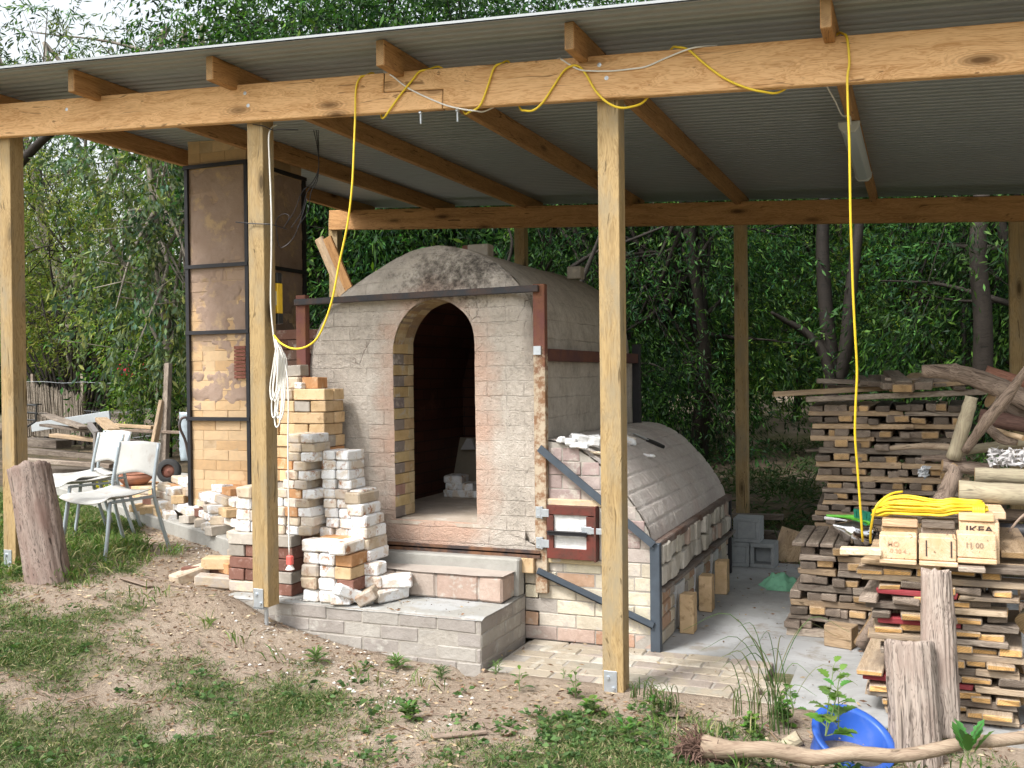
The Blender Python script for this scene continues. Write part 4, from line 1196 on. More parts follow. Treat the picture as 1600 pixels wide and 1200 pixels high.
zN = timber_stack('near timber stack', 'boards of the near timber stack', -.195, .41, 4.76, .80, -.12, 12, .030, .0355, .11, [BOARD_FRESH, BOARD_FRESH, BOARD_FRESH, BOARD_GREY], [BOARD_FRESH, BOARD_GREY, BOARD_FRESH], .06, 6, {('L', 10): BOARD_RED, ('L', 8): BOARD_RED, ('L', 4): BOARD_RED})
print('stack tops', zT, zM, zN)
# deck on the near stack
for k, (a, b, w_, m_, lab) in enumerate(((at(1250, 858, y=4.86), at(1500, 862, y=4.78), .10, BOARD_TAN, 'weathered front deck board on the near stack'), (at(1420, 868, y=4.80), at(1600, 868, y=4.80), .11, BOARD_GREY, 'mossy grey deck board under the pale blocks'))):
    a.z = b.z = zN+.014+.0*k; 
    if k == 1: a.z = b.z = zN+.014; a.x = .10; b.x = .55
    else: a.x = -.24; b.x = .09
    tag(plank('deck_board', a, b, w_, .026, m_), lab, 'board', 'deck boards on the near stack')
for k in range(4):
    tag(plank('deck_board', (-.22, 4.93+.13*k, zN+.014), (.55, 4.92+.13*k, zN+.014), .11, .026, TR.choice([BOARD_GREY, BOARD_TAN])), 'grey deck board, %s behind the front one on the near stack' % ['first', 'second', 'third', 'fourth'][k], 'board', 'deck boards on the near stack')
tag(plank('split_board', at(1313, 860, y=4.72), at(1378, 862, y=4.72), .07, .03, wood('torn_pale_wood', (.66, .56, .42), (.45, .33, .2), knots=False)), 'splintered whitish board poking out left of the pale blocks', 'board')
tag(plank('wide_board', at(1590, 868, y=4.86), at(1560, 815, y=5.5), .13, .03, BOARD_TAN), 'wide tan board slanting back right of the stamped blocks', 'board')
# pale stamped pallet blocks
zb0 = zN+.027
GBK = 'pallet blocks under the coiled yellow cord'
def block(px0, px1, y0, z0, hgt, mat, lab, depth=.12):
    a = at(px0, 840, y=y0).x; b = at(px1, 840, y=y0).x
    o = plank('pallet_block', ((a+b)/2, y0, z0+hgt/2), ((a+b)/2, y0+depth, z0+hgt/2), b-a, hgt-.002, mat, None, bevel=.004, jit=.0015)
    tag(o, lab, 'block', GBK); o['_loc'] = tuple(o.location); return o, a, b
def strip(px0, px1, y0, z0, lab, mat=BOARD_PALE):
    a = at(px0, 840, y=y0).x; b = at(px1, 840, y=y0).x
    return tag(plank('pallet_strip', (a, y0+.05, z0+.011), (b, y0+.05, z0+.011), .1, .022, mat), lab, 'board', GBK)
strip(1374, 1432, 4.70, zb0, 'pale strip under the left front block'); strip(1436, 1497, 4.70, zb0, 'pale strip under the middle front block')
strip(1497, 1540, 4.66, zb0-.01, 'grey strip under the right front block', BOARD_GREY); strip(1496, 1558, 4.70, zb0+.022, 'pale strip along the foot of the right front block')
zz0 = zb0+.023
bl1 = block(1374, 1433, 4.705, zz0, .105, BOARD_PALE, 'left front pale block with a faint round stamp')
bl2 = block(1436, 1494, 4.705, zz0, .105, BOARD_PALE, 'middle front pale block with two dark vertical marks')
bl3 = block(1496, 1557, 4.705, zz0+.022, .105, BOARD_PALE, 'right front pale block with small stamped digits')
b4 = block(1377, 1434, 4.84, zb0, .145, BOARD_TAN, 'chipboard block behind the left front block')
b5 = block(1439, 1493, 4.84, zb0, .145, BOARD_GREY, 'grey block behind the middle front block')
b6 = block(1499, 1562, 4.84, zb0, .185, BOARD_PALE, 'pale block behind with stamped letters')
zc_ = zb0+.146
def topstrip(px0, px1, y, z, m_, lab, dep=.1): 
    a = at(px0, 800, y=y).x; b = at(px1, 800, y=y).x
    return tag(plank('pallet_strip', (a, y+dep/2, z+.018), (b, y+dep/2, z+.018), dep, .034, m_), lab, 'board', GBK)
topstrip(1378, 1434, 4.825, zc_, BOARD_TAN, 'weathered cap board on the chipboard block, under the coil'); topstrip(1440, 1492, 4.825, zc_, BOARD_GREY, 'weathered cap board on the grey block, under the coil')
topstrip(1498, 1554, 4.83, zb0+.186, BOARD_PALE, 'pale cap board on the stamped block behind', .13)
topstrip(1392, 1560, 4.99, zc_, BOARD_GREY, 'long grey board behind the cap boards', .22)
topstrip(1540, 1572, 5.0, zc_+.03, BOARD_PALE, 'pale leaning board end at the right of the blocks', .3)
# stamped lettering
def text(s, loc, size, parent, mat, name='stamp', sx=1.):
    cu = bpy.data.curves.new(name, 'FONT'); cu.body = s; cu.size = size; cu.extrude = .0004; cu.align_x = 'CENTER'; cu.align_y = 'CENTER'; cu.offset = size*.02
    cu.materials.append(mat)
    o = bpy.data.objects.new(name, cu); COL.objects.link(o)
    dg = bpy.context.evaluated_depsgraph_get()
    me = bpy.data.meshes.new_from_object(o.evaluated_get(dg)); bpy.data.objects.remove(o)
    me.name = name
    o = bpy.data.objects.new(name, me); COL.objects.link(o)
    M = Matrix.Translation(Vector(loc)) @ Matrix.Rotation(math.pi/2, 4, 'X') @ Matrix.Diagonal((sx, 1, 1, 1))
    o.parent = parent; o.matrix_local = parent.matrix_local.inverted() @ M
    return o
INK = plain('faded_ink', (.06, .04, .035), .9); INKR = plain('brown_ink', (.52, .33, .21), .9); INKF = plain('faint_ink', (.30, .22, .15), .9)
c3 = (bl3[1]+bl3[2])/2; text('11 00', (c3-.01, 4.7030, zz0+.022+.055), .032, bl3[0], INKF)
c6 = (b6[1]+b6[2])/2; text('IKEA', (c6, 4.8380, zb0+.150), .040, b6[0], INK, sx=1.35)
c1 = (bl1[1]+bl1[2])/2; text('MO', (c1-.02, 4.7030, zz0+.065), .032, bl1[0], INKR); text('0 30 4', (c1, 4.7030, zz0+.035), .026, bl1[0], INKR)
c2 = (bl2[1]+bl2[2])/2
for dx in (-.045, .055):
    q = MB(); q.box((c2+dx, 4.7035, zz0+.055), (.006, .003, .07)); k = q.build('dark_mark', INK, None, origin=(0, 0, 0)); k.parent = bl2[0]; k.matrix_local = bl2[0].matrix_local.inverted()
# brush and chrome cone lamp
bt_ = T('green_brush', 'green scrubbing brush lying on the low middle stack', 'brush', at(1345, 810, y=6.2))
q = MB(); a = at(1292, 806, y=6.3); b = at(1330, 808, y=6.25); c0 = at(1362, 816, y=6.2)
q.tube(catmull([a, b, c0], 5), [.010, .009, .02, .024], 8); q.build('handle', plain('lime_plastic', (.16, .62, .06), .4), bt_, fixn=False)
q = MB(); RB = random.Random(2)
for k in range(420):
    t = RB.random(); p = b.lerp(c0, .15+.85*t); p.z += .008; p.y += RB.uniform(-.035, .035)
    q.tube([p, p+Vector((RB.uniform(-.004, .004), RB.uniform(-.004, .004), -.0+.045))], .002, 3, cap=False)
q.build('bristles', plain('green_bristle', (.04, .33, .2), .7), bt_, fixn=False)
sp_ = T('white_spatula', 'thin white plastic stick lying beside the green brush', 'stick', at(1310, 810, y=6.2))
q = MB(); q.tube(catmull([at(1288, 809, y=6.2), at(1320, 813, y=6.2), at(1345, 822, y=6.2)], 4), [.01, .005, .006], 6); q.build('stick', plain('white_plastic', (.75, .75, .75), .4), sp_, fixn=False)
cnl = T('chrome_cone', 'shiny chrome cone shaped lamp shell lying on the low middle stack', 'lamp shell', at(1340, 830, y=6.1))
a = at(1301, 820, y=6.05); b = at(1352, 838, y=6.18); ax = (b-a).normalized(); Lc = (b-a).length
g = G('chrome', .12, .8, 1); CHROME = g.out((.80, .80, .82), .16)
q = MB(); q.lathe(a, [(.0005, 0), (.012, .012), (.030, .055), (.055, .10), (.062, .105), (.062, .12), (.066, .125), (.074, .19), (.076, .225), (.066, .23)], 28, axis=ax); q.build('shell', CHROME, cnl, smooth=True, fixn=False)
q = MB()
for k in range(10):
    an = 2*math.pi*k/10; R_ = Vector((0, 0, 1)).rotation_difference(ax).to_matrix()
    q.tube([a + R_ @ Vector((.076*math.cos(an), .076*math.sin(an), .19)), a + R_ @ Vector((.078*math.cos(an), .078*math.sin(an), .26)), a + R_ @ Vector((.04*math.cos(an), .04*math.sin(an), .30))], .0025, 5)
q.build('wire_guard', BLK, cnl, fixn=False)
# planks lying on the tall stack
GTP = 'loose planks on top of the tall stack'
def tp(p0, p1, y0, y1, w_, h_, m_, lab, up=(0, 0, 1)):
    y0 += .33; y1 += .33
    tag(plank('loose_plank', at(*p0, y=y0), at(*p1, y=y1), w_, h_, m_, None, up=up), lab, 'plank', GTP)
tp((1208, 616), (1420, 604), 6.45, 6.62, .09, .035, BOARD_TAN, 'long orange tan plank sticking out furthest left above the tall stack')
tp((1259, 624), (1540, 612), 6.38, 6.50, .10, .035, BOARD_GREY, 'long grey plank just under the orange tan one')
tp((1372, 590), (1395, 604), 6.75, 6.35, .12, .04, BOARD_GREY, 'short grey plank lying front to back, left of the yellowish one')
tp((1392, 583), (1412, 600), 6.8, 6.33, .10, .04, BOARD_GREY, 'second grey plank lying front to back on the tall stack')
tp((1438, 588), (1410, 607), 6.8, 6.30, .12, .05, BOARD_TAN, 'short yellowish plank end pointing at the viewer')
tp((1450, 592), (1442, 603), 6.7, 6.32, .10, .05, BOARD_GREY, 'dark grey block of plank right of the yellowish end')
tp((1440, 603), (1505, 598), 6.45, 6.5, .10, .03, BOARD_TAN, 'tan plank lying flat at the right of the tall stack top')
tp((1460, 594), (1525, 592), 6.6, 6.6, .10, .03, BOARD_GREY, 'thin grey plank above the flat tan plank')
tp((1350, 597), (1380, 598), 6.5, 6.55, .05, .04, BOARD_GREY, 'small dark offcut left of the short grey planks')
tp((1366, 590), (1366, 600), 6.7, 6.4, .08, .035, BOARD_GREY, 'grey plank end at the far left of the short planks')
tp((1265, 703), (1345, 700), 6.9, 6.8, .16, .02, BOARD_GREY, 'grey sheet edge sticking out of the left side of the tall stack')
TL = random.Random(19)
for k in range(12):
    px = TL.uniform(1290, 1500); y = TL.uniform(6.45, 7.0); pv = TL.uniform(592, 606); L = TL.uniform(20, 70); mm = TL.choice([BOARD_GREY, BOARD_GREY, BOARD_TAN])
    if TL.random() < .5: a_, b_, ya, yb = (px-L, pv+TL.uniform(-3, 3)), (px+L, pv+TL.uniform(-3, 3)), y, y+TL.uniform(-.1, .1)
    else: a_, b_, ya, yb = (px-6, pv-5), (px+6, pv+4), 6.95, 6.4
    tp(a_, b_, ya, yb, TL.uniform(.06, .11), TL.uniform(.02, .04), mm, 'loose %s offcut, %s from left in the jumble on the tall stack' % ('grey' if mm is BOARD_GREY else 'tan', 'N%02d' % k))
LO = sorted([o for o in bpy.data.objects if 'N0' in o.get('label', '') or 'N1' in o.get('label', '')], key=lambda o: o.location.x)
for i_, o in enumerate(LO): o['label'] = o['label'][:o['label'].index('N')] + ('first' if i_ == 0 else ordn(i_)) + o['label'][o['label'].index('N')+3:]
# ------------------------------------------------------------------ logs and branches at the right
GL = 'logs and branches heaped beside the tall stack'
def logp(pts, r, m_, lab, name='log', seg=12, grp=GL, jit=.15, n=6):
    P = catmull([at(a, b, y=c) for a, b, c in pts], n)
    RL = random.Random(hash(lab) % 1000 if False else len(lab)*7+int(pts[0][0]))
    R_ = list(np.interp(np.linspace(0, 1, len(P)), np.linspace(0, 1, len(r)), r)) if hasattr(r, '__len__') else [r]*len(P)
    R_ = [x*(1+RL.uniform(-jit, jit)*.5) for x in R_]
    q = MB(); q.tube(P, R_, seg)
    mid = P[len(P)//2]
    o = q.build(name, None, None, fixn=False, smooth=False, origin=mid)
    # grain along the log: rotate local frame so that X follows it
    d = (P[-1]-P[0]).normalized(); M = d.to_track_quat('X', 'Z').to_matrix().to_4x4()
    o.data.transform(M.inverted()); o.matrix_world = Matrix.Translation(mid) @ M
    for p_ in o.data.polygons: p_.use_smooth = len(p_.vertices) == 4
    o.data.materials.append(m_)
    return tag(o, lab, 'log' if name == 'log' else name.replace('_', ' '), grp)
logp([(1440, 580, 6.2), (1490, 582, 6.2), (1540, 597, 6.2), (1620, 632, 6.15)], [.036, .052, .055, .06], BARK, 'thick weathered branch arching across the top of the log heap')
logp([(1518, 620, 5.7), (1510, 650, 5.7), (1490, 716, 5.75)], [.032, .034, .042], LOG_ROUND, 'pale upright pole with a sawn top beside the tall stack')
logp([(1606, 572, 5.5), (1572, 622, 5.55), (1540, 660, 5.6), (1508, 705, 5.7)], [.016, .03, .032, .02], BARK, 'dark crooked branch crossing behind the pale upright pole')
logp([(1523, 742, 5.4), (1630, 746, 5.4)], .038, LOG_ROUND, 'grey green round pole with its cut end facing left, upper one')
logp([(1498, 768, 5.3), (1640, 775, 5.3)], .055, LOG_ROUND, 'thickest grey green round pole below the upper one')
logp([(1472, 727, 5.75), (1560, 735, 5.8)], [.034, .036], BARK, 'barky pole lying between the upright pole and the thick poles')
logp([(1392, 700, 6.3), (1440, 697, 6.2), (1490, 699, 6.1)], [.016, .018, .02], BRANCH_MAT, 'thin pale branch lying against the tall stack front')
logp([(1440, 716, 6.0), (1475, 716, 6.0), (1510, 722, 6.0)], [.014, .02, .02], BARK, 'thin knotty stick below the thin pale branch')
logp([(1500, 705, 5.9), (1620, 688, 5.9)], .026, LOG_ROUND, 'long slim pole rising to the right above the bark flakes')
logp([(1540, 580, 6.6), (1620, 604, 6.6)], .035, wood('red_split_wood', (.34, .17, .12), (.18, .08, .055), knots=False), 'reddish split log at the top right of the heap')
logp([(1548, 622, 6.2), (1620, 655, 6.3)], .055, BARK, 'fat log with a sawn face below the arching branch')
logp([(1530, 650, 6.1), (1620, 668, 6.1)], .045, wood('red_bark', (.24, .14, .11), (.11, .06, .05), knots=False), 'dark reddish log behind the crooked branch')
logp([(1535, 660, 5.75), (1565, 685, 5.7), (1590, 690, 5.7)], [.02, .028, .02], BARK, 'forked stub of branch beside the crooked branch')
logp([(1540, 668, 5.8), (1600, 685, 5.6)], .014, BOARD_TAN, 'split lath lying across the log heap')
logp([(1470, 790, 5.6), (1490, 742, 5.6), (1484, 725, 5.6)], [.05, .04, .02], BARK, 'stubby grey branch rising behind the yellow coil')
logp([(1548, 805, 5.4), (1640, 806, 5.4)], .03, BARK, 'barky log just right of the stamped blocks')
logp([(1556, 830, 5.35), (1640, 832, 5.35)], .042, plain('black_pipe', (.03, .03, .035), .35), 'smooth black pipe lying among the logs', 'pipe')
logp([(1562, 856, 5.3), (1640, 856, 5.3)], .03, BARK, 'barky log below the black pipe')
logp([(1575, 832, 5.1), (1592, 812, 5.1), (1612, 795, 5.1)], .006, BARK, 'thin bare twig in front of the black pipe')
logp([(1605, 975, 4.95), (1640, 930, 5.3)], [.055, .055], LOG_ROUND, 'log with a pale sawn end at the right edge')
logp([(1588, 1050, 4.9), (1640, 1040, 5.0)], [.05, .05], BARK, 'dark log low at the right edge')
logp([(1592, 1092, 4.85), (1640, 1085, 5.0)], [.03, .03], LOG_ROUND, 'small pale log at the foot of the right edge heap')
logp([(1596, 1150, 4.8), (1650, 1120, 5.0)], [.04, .04], BARK, 'bark covered log lowest at the right edge')
k_ = 0
for z in (.06, .18, .30, .42, .54, .66):
    for y in (5.35, 5.5, 5.66, 5.85, 6.05, 6.3):
        if z > .5 and y < 5.6: continue
        q = MB(); RL = random.Random(int(z*100+y*77)); x0_ = RL.uniform(.50, .62); r = RL.uniform(.05, .06)
        q.tube([(x0_, y, z), (x0_+1.1, y+RL.uniform(-.06, .06), z+RL.uniform(-.01, .01))], r, 10)
        tag(q.build('log', BARK, None, fixn=False), 'log in the body of the heap, %s layer, %s from the front' % (['bottom', 'second', 'third', 'fourth', 'fifth', 'sixth'][int(z/.12)], ['first', 'second', 'third', 'fourth', 'fifth', 'sixth'][[5.35, 5.5, 5.66, 5.85, 6.05, 6.3].index(y)]), 'log', 'logs in the body of the heap')
# pale bark flakes on the logs
q = MB(); RF = random.Random(3)
for k in range(170):
    c = at(RF.uniform(1545, 1606), RF.uniform(702, 728), y=RF.uniform(5.5, 5.8))
    d = Vector((RF.gauss(0, 1), RF.gauss(0, 1), RF.gauss(0, .6))).normalized(); e = d.orthogonal().normalized()
    l, w_ = RF.uniform(.01, .035), RF.uniform(.004, .012)
    q.add([c-d*l, c+e*w_, c+d*l, c-e*w_+Vector((0, 0, .004))], [(0, 1, 2, 3)])
tag(q.build('bark_flakes', toned('pale_flake', (.62, .60, .60), .3, 20, rndv=0), None, fixn=False), 'loose pale bark flakes on the log heap', None, None, 'stuff')
q = MB()
for k in range(26):
    c = at(RF.uniform(1436, 1450), RF.uniform(728, 748), y=5.85)
    d = Vector((RF.gauss(0, 1), RF.gauss(0, 1), RF.gauss(0, 1))).normalized(); e = d.orthogonal().normalized(); l = RF.uniform(.012, .03)
    q.add([c-d*l, c+e*l*.6, c+d*l, c-e*l*.5], [(0, 1, 2, 3)])
tag(q.build('torn_foil', plain('crumpled_foil', (.62, .64, .66), .3, .6), None, fixn=False), 'scrap of torn shiny foil stuck on a twig in the heap', 'foil')

# front logs
STUMPM = wood('stump_bark', (.25, .195, .165), (.05, .036, .03), knots=False, var=.1, grain=2.4, stain=(.17, .11, .09))
def log_up(a, b, r0, r1, lab, mat, name='upright_log', grooves=.06):
    a = Vector(a); b = Vector(b); d = (b-a); L = d.length; M = d.normalized().to_track_quat('X', 'Z').to_matrix()
    cks = [(RNG.uniform(0, 6.28), RNG.uniform(.05, .12), RNG.uniform(.02, .05)) for _ in range(9)]
    q = MB(); rows = []; seg = 96; n = 34; ph = RNG.random()*9
    for i in range(n+1):
        t = i/n; r = r0+(r1-r0)*t; row = []
        for k in range(seg+1):
            an = 2*math.pi*(k % seg)/seg
            s_ = 1 + grooves*noise.noise(Vector((t*L*1.8, math.cos(an)*5+ph, math.sin(an)*5))) + grooves*.5*noise.noise(Vector((t*L*3, math.cos(an)*14+ph, math.sin(an)*14)))
            s_ += .06*noise.noise(Vector((t*3+ph, math.cos(an), math.sin(an))))
            for (ca_, cd_, cw_) in cks:
                da = (an-ca_-.35*noise.noise(Vector((t*2.2, ca_*3, 0)))+math.pi) % (2*math.pi)-math.pi
                s_ -= cd_*math.exp(-(da/cw_)**2)*(.4+.6*max(0, noise.noise(Vector((t*3, ca_*7, 5)))+.5))
            end = (.02*noise.noise(Vector((math.cos(an)*3, math.sin(an)*3, ph))) if t in (0, 1) else 0)
            row.append(Vector((t*L+end, math.cos(an)*r*s_, math.sin(an)*r*s_)))
        rows.append(row)
    q.grid(rows)
    for i_, x in ((0, 0), (n, L)):
        c = Vector((x, 0, 0)); base = len(q.v)
        q.add([c]+rows[i_][:-1], [(0, 1+k, 1+(k+1) % seg) for k in range(seg)])
    o = q.build(name, mat, None, smooth=False, origin=(0, 0, 0), weld=True)
    for p_ in o.data.polygons: p_.use_smooth = len(p_.vertices) == 4
    o.matrix_world = Matrix.Translation(a) @ M.to_4x4()
    return tag(o, lab, 'log')
log_up(at(1470, 1150, y=4.46), at(1462, 892, y=4.62), .078, .062, 'tall weathered log standing against the near timber stack', LOG_GREY, grooves=.14)
log_up(at(1432, 1215, y=4.30), at(1421, 1003, y=4.44), .098, .092, 'shorter split log standing before the tall weathered one', LOG_GREY, grooves=.2)
log_up((-4.80, 4.42, .26), at(46, 730, y=4.52), .132, .120, 'thick weathered stump leaning against the far left shed post', STUMPM, 'stump', grooves=.05)
# fallen branch with root ball
br = T('fallen_branch', 'long pale branch with a tangled root ball lying in the foreground', 'branch', at(1300, 1180, y=3.9))
pts = [(1098, 1166, 3.88), (1140, 1171, 3.88), (1200, 1171, 3.9), (1240, 1178, 3.92), (1275, 1184, 3.93), (1330, 1177, 3.95), (1400, 1181, 3.98), (1450, 1174, 4.0), (1510, 1160, 4.03), (1560, 1157, 4.06), (1640, 1146, 4.1)]
P = catmull([at(a, b, y=c) for a, b, c in pts], 5); R_ = np.interp(np.linspace(0, 1, len(P)), [0, .06, .12, .3, .6, 1], [.045, .04, .030, .030, .026, .022])
q = MB(); q.tube(P, [x*(1+.10*noise.noise(Vector((i*.6, 0, 0)))) for i, x in enumerate(R_)], 12)
q.build('stem', BRANCH_MAT, br, smooth=True, fixn=False)
q = MB(); RR = random.Random(31); c = at(1088, 1172, y=3.88)
for k in range(220):
    d = Vector((RR.gauss(-.7, .9), RR.gauss(0, .8), RR.gauss(-.1, .9))).normalized()
    p = c + Vector((RR.uniform(-.01, .03), RR.uniform(-.02, .02), RR.uniform(-.02, .02))); L = RR.uniform(.05, .15)
    ps = [p]; dd = d.copy()
    for s_ in range(5):
        dd = (dd + Vector((RR.gauss(0, .5), RR.gauss(0, .5), RR.gauss(0, .5)))).normalized(); p = p + dd*L/5; ps.append(p)
    q.tube(ps, [RR.uniform(.003, .007), .001], 4, cap=False)
q.tube(catmull([c, at(1062, 1166, y=3.86), at(1050, 1185, y=3.84), at(1035, 1200, y=3.82)], 4), [.014, .01, .006], 6)
q.build('root_ball', plain('dark_roots', (.13, .075, .055), .9, nv=.4), br, fixn=False)
# blue tub
tub = T('blue_tub', 'blue plastic tub tipped over behind the fallen branch', 'tub', at(1320, 1180, y=4.15))
c = at(1322, 1215, y=4.25); c.z = -.01
ax = Vector((.30, -.32, .72)).normalized()
q = MB(); Rr = .158
q.lathe(c, [(.0001, -.11), (.12, -.11), (.125, -.10), (Rr-.012, .06), (Rr-.010, .085), (Rr+.012, .085), (Rr+.014, .095), (Rr+.01, .10), (Rr-.014, .098), (Rr-.02, .09), (.115, -.095), (.0001, -.098)], 40, axis=ax)
g = G('blue_plastic', .38, .5); n = g.noise(g.obj(rnd=False), 12, 5); BLUE = g.out(g.mix(g.ramp(n, [(.5, 0.), (.8, .35)]), (.03, .11, .48), (.20, .25, .40)))
q.build('tub_body', BLUE, tub, smooth=True, fixn=False)
q = MB(); q.tube([c+ax*.02+Vector((-.19, .02, .02)), c+Vector((-.32, -.02, -.06))], [.03, .032], 12)
tag(q.build('grey_pipe', LOG_ROUND, None, fixn=False), 'short hollow looking pole beside the blue tub', 'pole')

# ------------------------------------------------------------------ cords
FY = 4.541
def cordpts(l): return [at(a, b, y=c) for a, b, c in l]
bk = 4.612
L1 = [(428, 524, 4.60), (440, 537, 4.56), (460, 545, 4.52), (482, 540, 4.5), (500, 521, 4.5), (518, 472, 4.5), (530, 412, 4.5), (543, 350, 4.5), (550, 292, 4.5), (553, 232, 4.51), (555, 180, 4.53), (556, 140, FY), (562, 122, FY), (572, 118, 4.56), (585, 116, bk), (592, 150, bk+.01), (596, 182, bk), (601, 183, 4.57), (606, 176, FY), (622, 153, FY), (645, 124, FY), (655, 112, FY), (668, 109, 4.56), (690, 106, bk), (712, 140, bk+.01), (725, 175, bk), (735, 174, 4.57), (750, 165, FY), (762, 135, FY), (772, 106, FY), (784, 99, 4.56), (796, 98, bk), (806, 135, bk+.01), (812, 168, bk), (822, 173, 4.57), (834, 172, FY), (848, 160, FY), (864, 136, FY), (880, 112, FY), (893, 103, FY-.004), (905, 104, FY-.004), (916, 117, FY), (930, 141, FY), (946, 158, 4.533), (966, 168, 4.54), (986, 167, 4.56), (1008, 157, 4.6), (1030, 120, bk+.01), (1048, 78, bk), (1060, 74, 4.56), (1076, 78, FY), (1100, 99, FY), (1130, 121, FY), (1160, 135, FY), (1190, 143, 4.55), (1222, 142, 4.6), (1270, 100, bk+.01), (1305, 56, bk), (1318, 53, 4.56), (1324, 62, FY-.005), (1327, 98, FY-.005), (1324, 122, 4.53), (1325, 170, 4.53), (1327, 220, 4.55), (1328, 280, 4.57), (1329, 340, 4.59), (1331, 400, 4.62), (1333, 460, 4.65), (1336, 520, 4.68), (1339, 580, 4.72), (1337, 630, 4.75), (1336, 680, 4.78), (1340, 735, 4.82), (1344, 790, 4.86), (1348, 846, 4.92)]
q = MB(); q.tube(catmull(cordpts(L1), 5), .0055, 8)
tag(q.build('extension_cord', YEL, None, smooth=True, fixn=False), 'yellow extension cord wound along the front beam and hanging down at both ends', 'cord')
L2 = [(600, 113, bk), (612, 118, 4.547), (640, 139, 4.546), (690, 162, 4.546), (720, 170, 4.546), (742, 173, 4.55), (762, 172, bk), (815, 140, bk+.015), (868, 95, bk), (877, 93, 4.55), (890, 101, 4.546), (906, 109, 4.535), (925, 111, 4.54), (955, 111, 4.546), (985, 108, 4.546), (1010, 104, 4.546), (1040, 91, 4.546), (1075, 77, 4.534), (1095, 73, 4.55), (1120, 71, bk)]
q = MB(); q.tube(catmull(cordpts(L2), 5), .0042, 8)
tag(q.build('looped_cable', WHT, None, smooth=True, fixn=False), 'thin white cable looped over the front beam beside the yellow cord', 'cord')
wc = T('white_extension_lead', 'white cable hanging down the second post with a bundled coil and a plug', 'cable', at(440, 600, y=4.62))
q = MB(); q.tube(catmull(cordpts([(432, 195, 4.7), (424, 200, 4.66), (420, 215, 4.60), (421, 250, 4.60), (424, 330, 4.6), (424, 400, 4.6), (423, 470, 4.6), (427, 520, 4.6), (433, 560, 4.6), (436, 600, 4.6)]), 5), .0045, 8)
R2 = random.Random(3)
for k in range(6):
    x = 431+k*2.4; b_ = 600+R2.uniform(-5, 65)
    q.tube(catmull(cordpts([(431+R2.uniform(-2, 3), 530+R2.uniform(-4, 6), 4.6+R2.uniform(-.02, .02)), (x+4, 560, 4.6+.01*k-.05), (x+3, 600, 4.6), (x, b_, 4.6), (x-6, b_+14, 4.6), (x-9, b_-6, 4.62), (x-4, 570, 4.63), (433, 532, 4.62)]), 5), .0042, 6)
q.tube(catmull(cordpts([(440, 545, 4.6), (450, 600, 4.58), (450, 700, 4.57), (451, 800, 4.57), (452, 868, 4.57)]), 5), .0042, 8)
q.build('cable', WHT, wc, smooth=True, fixn=False)
pp = at(453, 872, y=4.57)
q = MB(); q.box(pp-Vector((0, 0, .012)), (.034, .03, .05)); q.build('socket', RED_PL, wc, bevel=.005)
q = MB(); q.lathe(pp-Vector((0, 0, .062)), [(.026, 0), (.02, .01), (.009, .028), (.007, .04)], 14); q.build('plug', WHT, wc, smooth=True, fixn=False)
# coil of yellow cord on the blocks
q = MB(); RC = random.Random(8)
ca, cb_ = at(1368, 800, y=4.86), at(1540, 770, y=4.90)
zt0 = zb0+.19
for k in range(15):
    cx = (ca.x+cb_.x)/2+RC.uniform(-.012, .012); hl = (cb_.x-ca.x)/2*RC.uniform(.93, 1.06); hw = RC.uniform(.03, .10); cy = 4.93+RC.uniform(-.02, .02); tw = RC.uniform(-.05, .05); zk = zt0+.012+RC.uniform(0, .012)*k*.45
    ps = []
    for j in range(28):
        an = 2*math.pi*j/28
        xx = math.cos(an)*hl; yy_ = math.sin(an)*hw*(.75+.45*abs(math.cos(an*1.0))) 
        pinch = 1 - .55*math.exp(-((xx-hl*.75)/.07)**2)
        z_ = zk + .02*math.exp(-((xx+hl*.5)/.10)**2)*max(0, math.sin(an)) + (.012 if xx > hl*.3 else 0) - .02*sst(-hl*.72, -hl*1.0, xx)
        ps.append(Vector((cx+xx, cy+yy_*pinch+tw*xx, z_)))
    ps.append(ps[0]); q.tube(catmull(ps, 3), .0055, 7, cap=False)
for k in range(7):
    an = k*.4; q.tube(catmull([Vector((cb_.x-.05+k*.007, 4.93+.05*math.cos(a_), zt0+.035+.032*math.sin(a_))) for a_ in np.linspace(0, 2*math.pi, 10)], 3), .0055, 7, cap=False)
q.tube(catmull(cordpts([(1360, 848, 4.92), (1361, 825, 4.85), (1366, 800, 4.80), (1374, 785, 4.80), (1392, 772, 4.85), (1410, 768, 4.9)]), 5), .0055, 8)
tag(q.build('coiled_cord', YEL, None, smooth=True, fixn=False), 'coiled yellow extension cord lying on the pale pallet blocks', 'cord')
# yellow tool hung behind the second post
lv = T('yellow_level', 'yellow and black level hanging on the far side of the second post', 'tool', (-3.36, 4.74, 1.8))
a = at(435, 490, y=4.74); b = at(433, 443, y=4.74)
q = MB(); q.box((a+b)/2, (.035, .05, (b-a).length)); q.build('tool_body', plain('yellow_tool_plastic', (.80, .50, .03), .45), lv, bevel=.004)
for p_, s_ in ((a, -1), (b, 1)):
    q = MB(); q.box(p_+Vector((0, 0, s_*.03)), (.034, .048, .06)); q.build('end_cap', BLK, lv, bevel=.004)
q = MB(); q.box((a+b)/2-Vector((0, .026, 0)), (.02, .004, .08)); q.build('pale_label', plain('off_white_label', (.7, .66, .5), .5), lv)
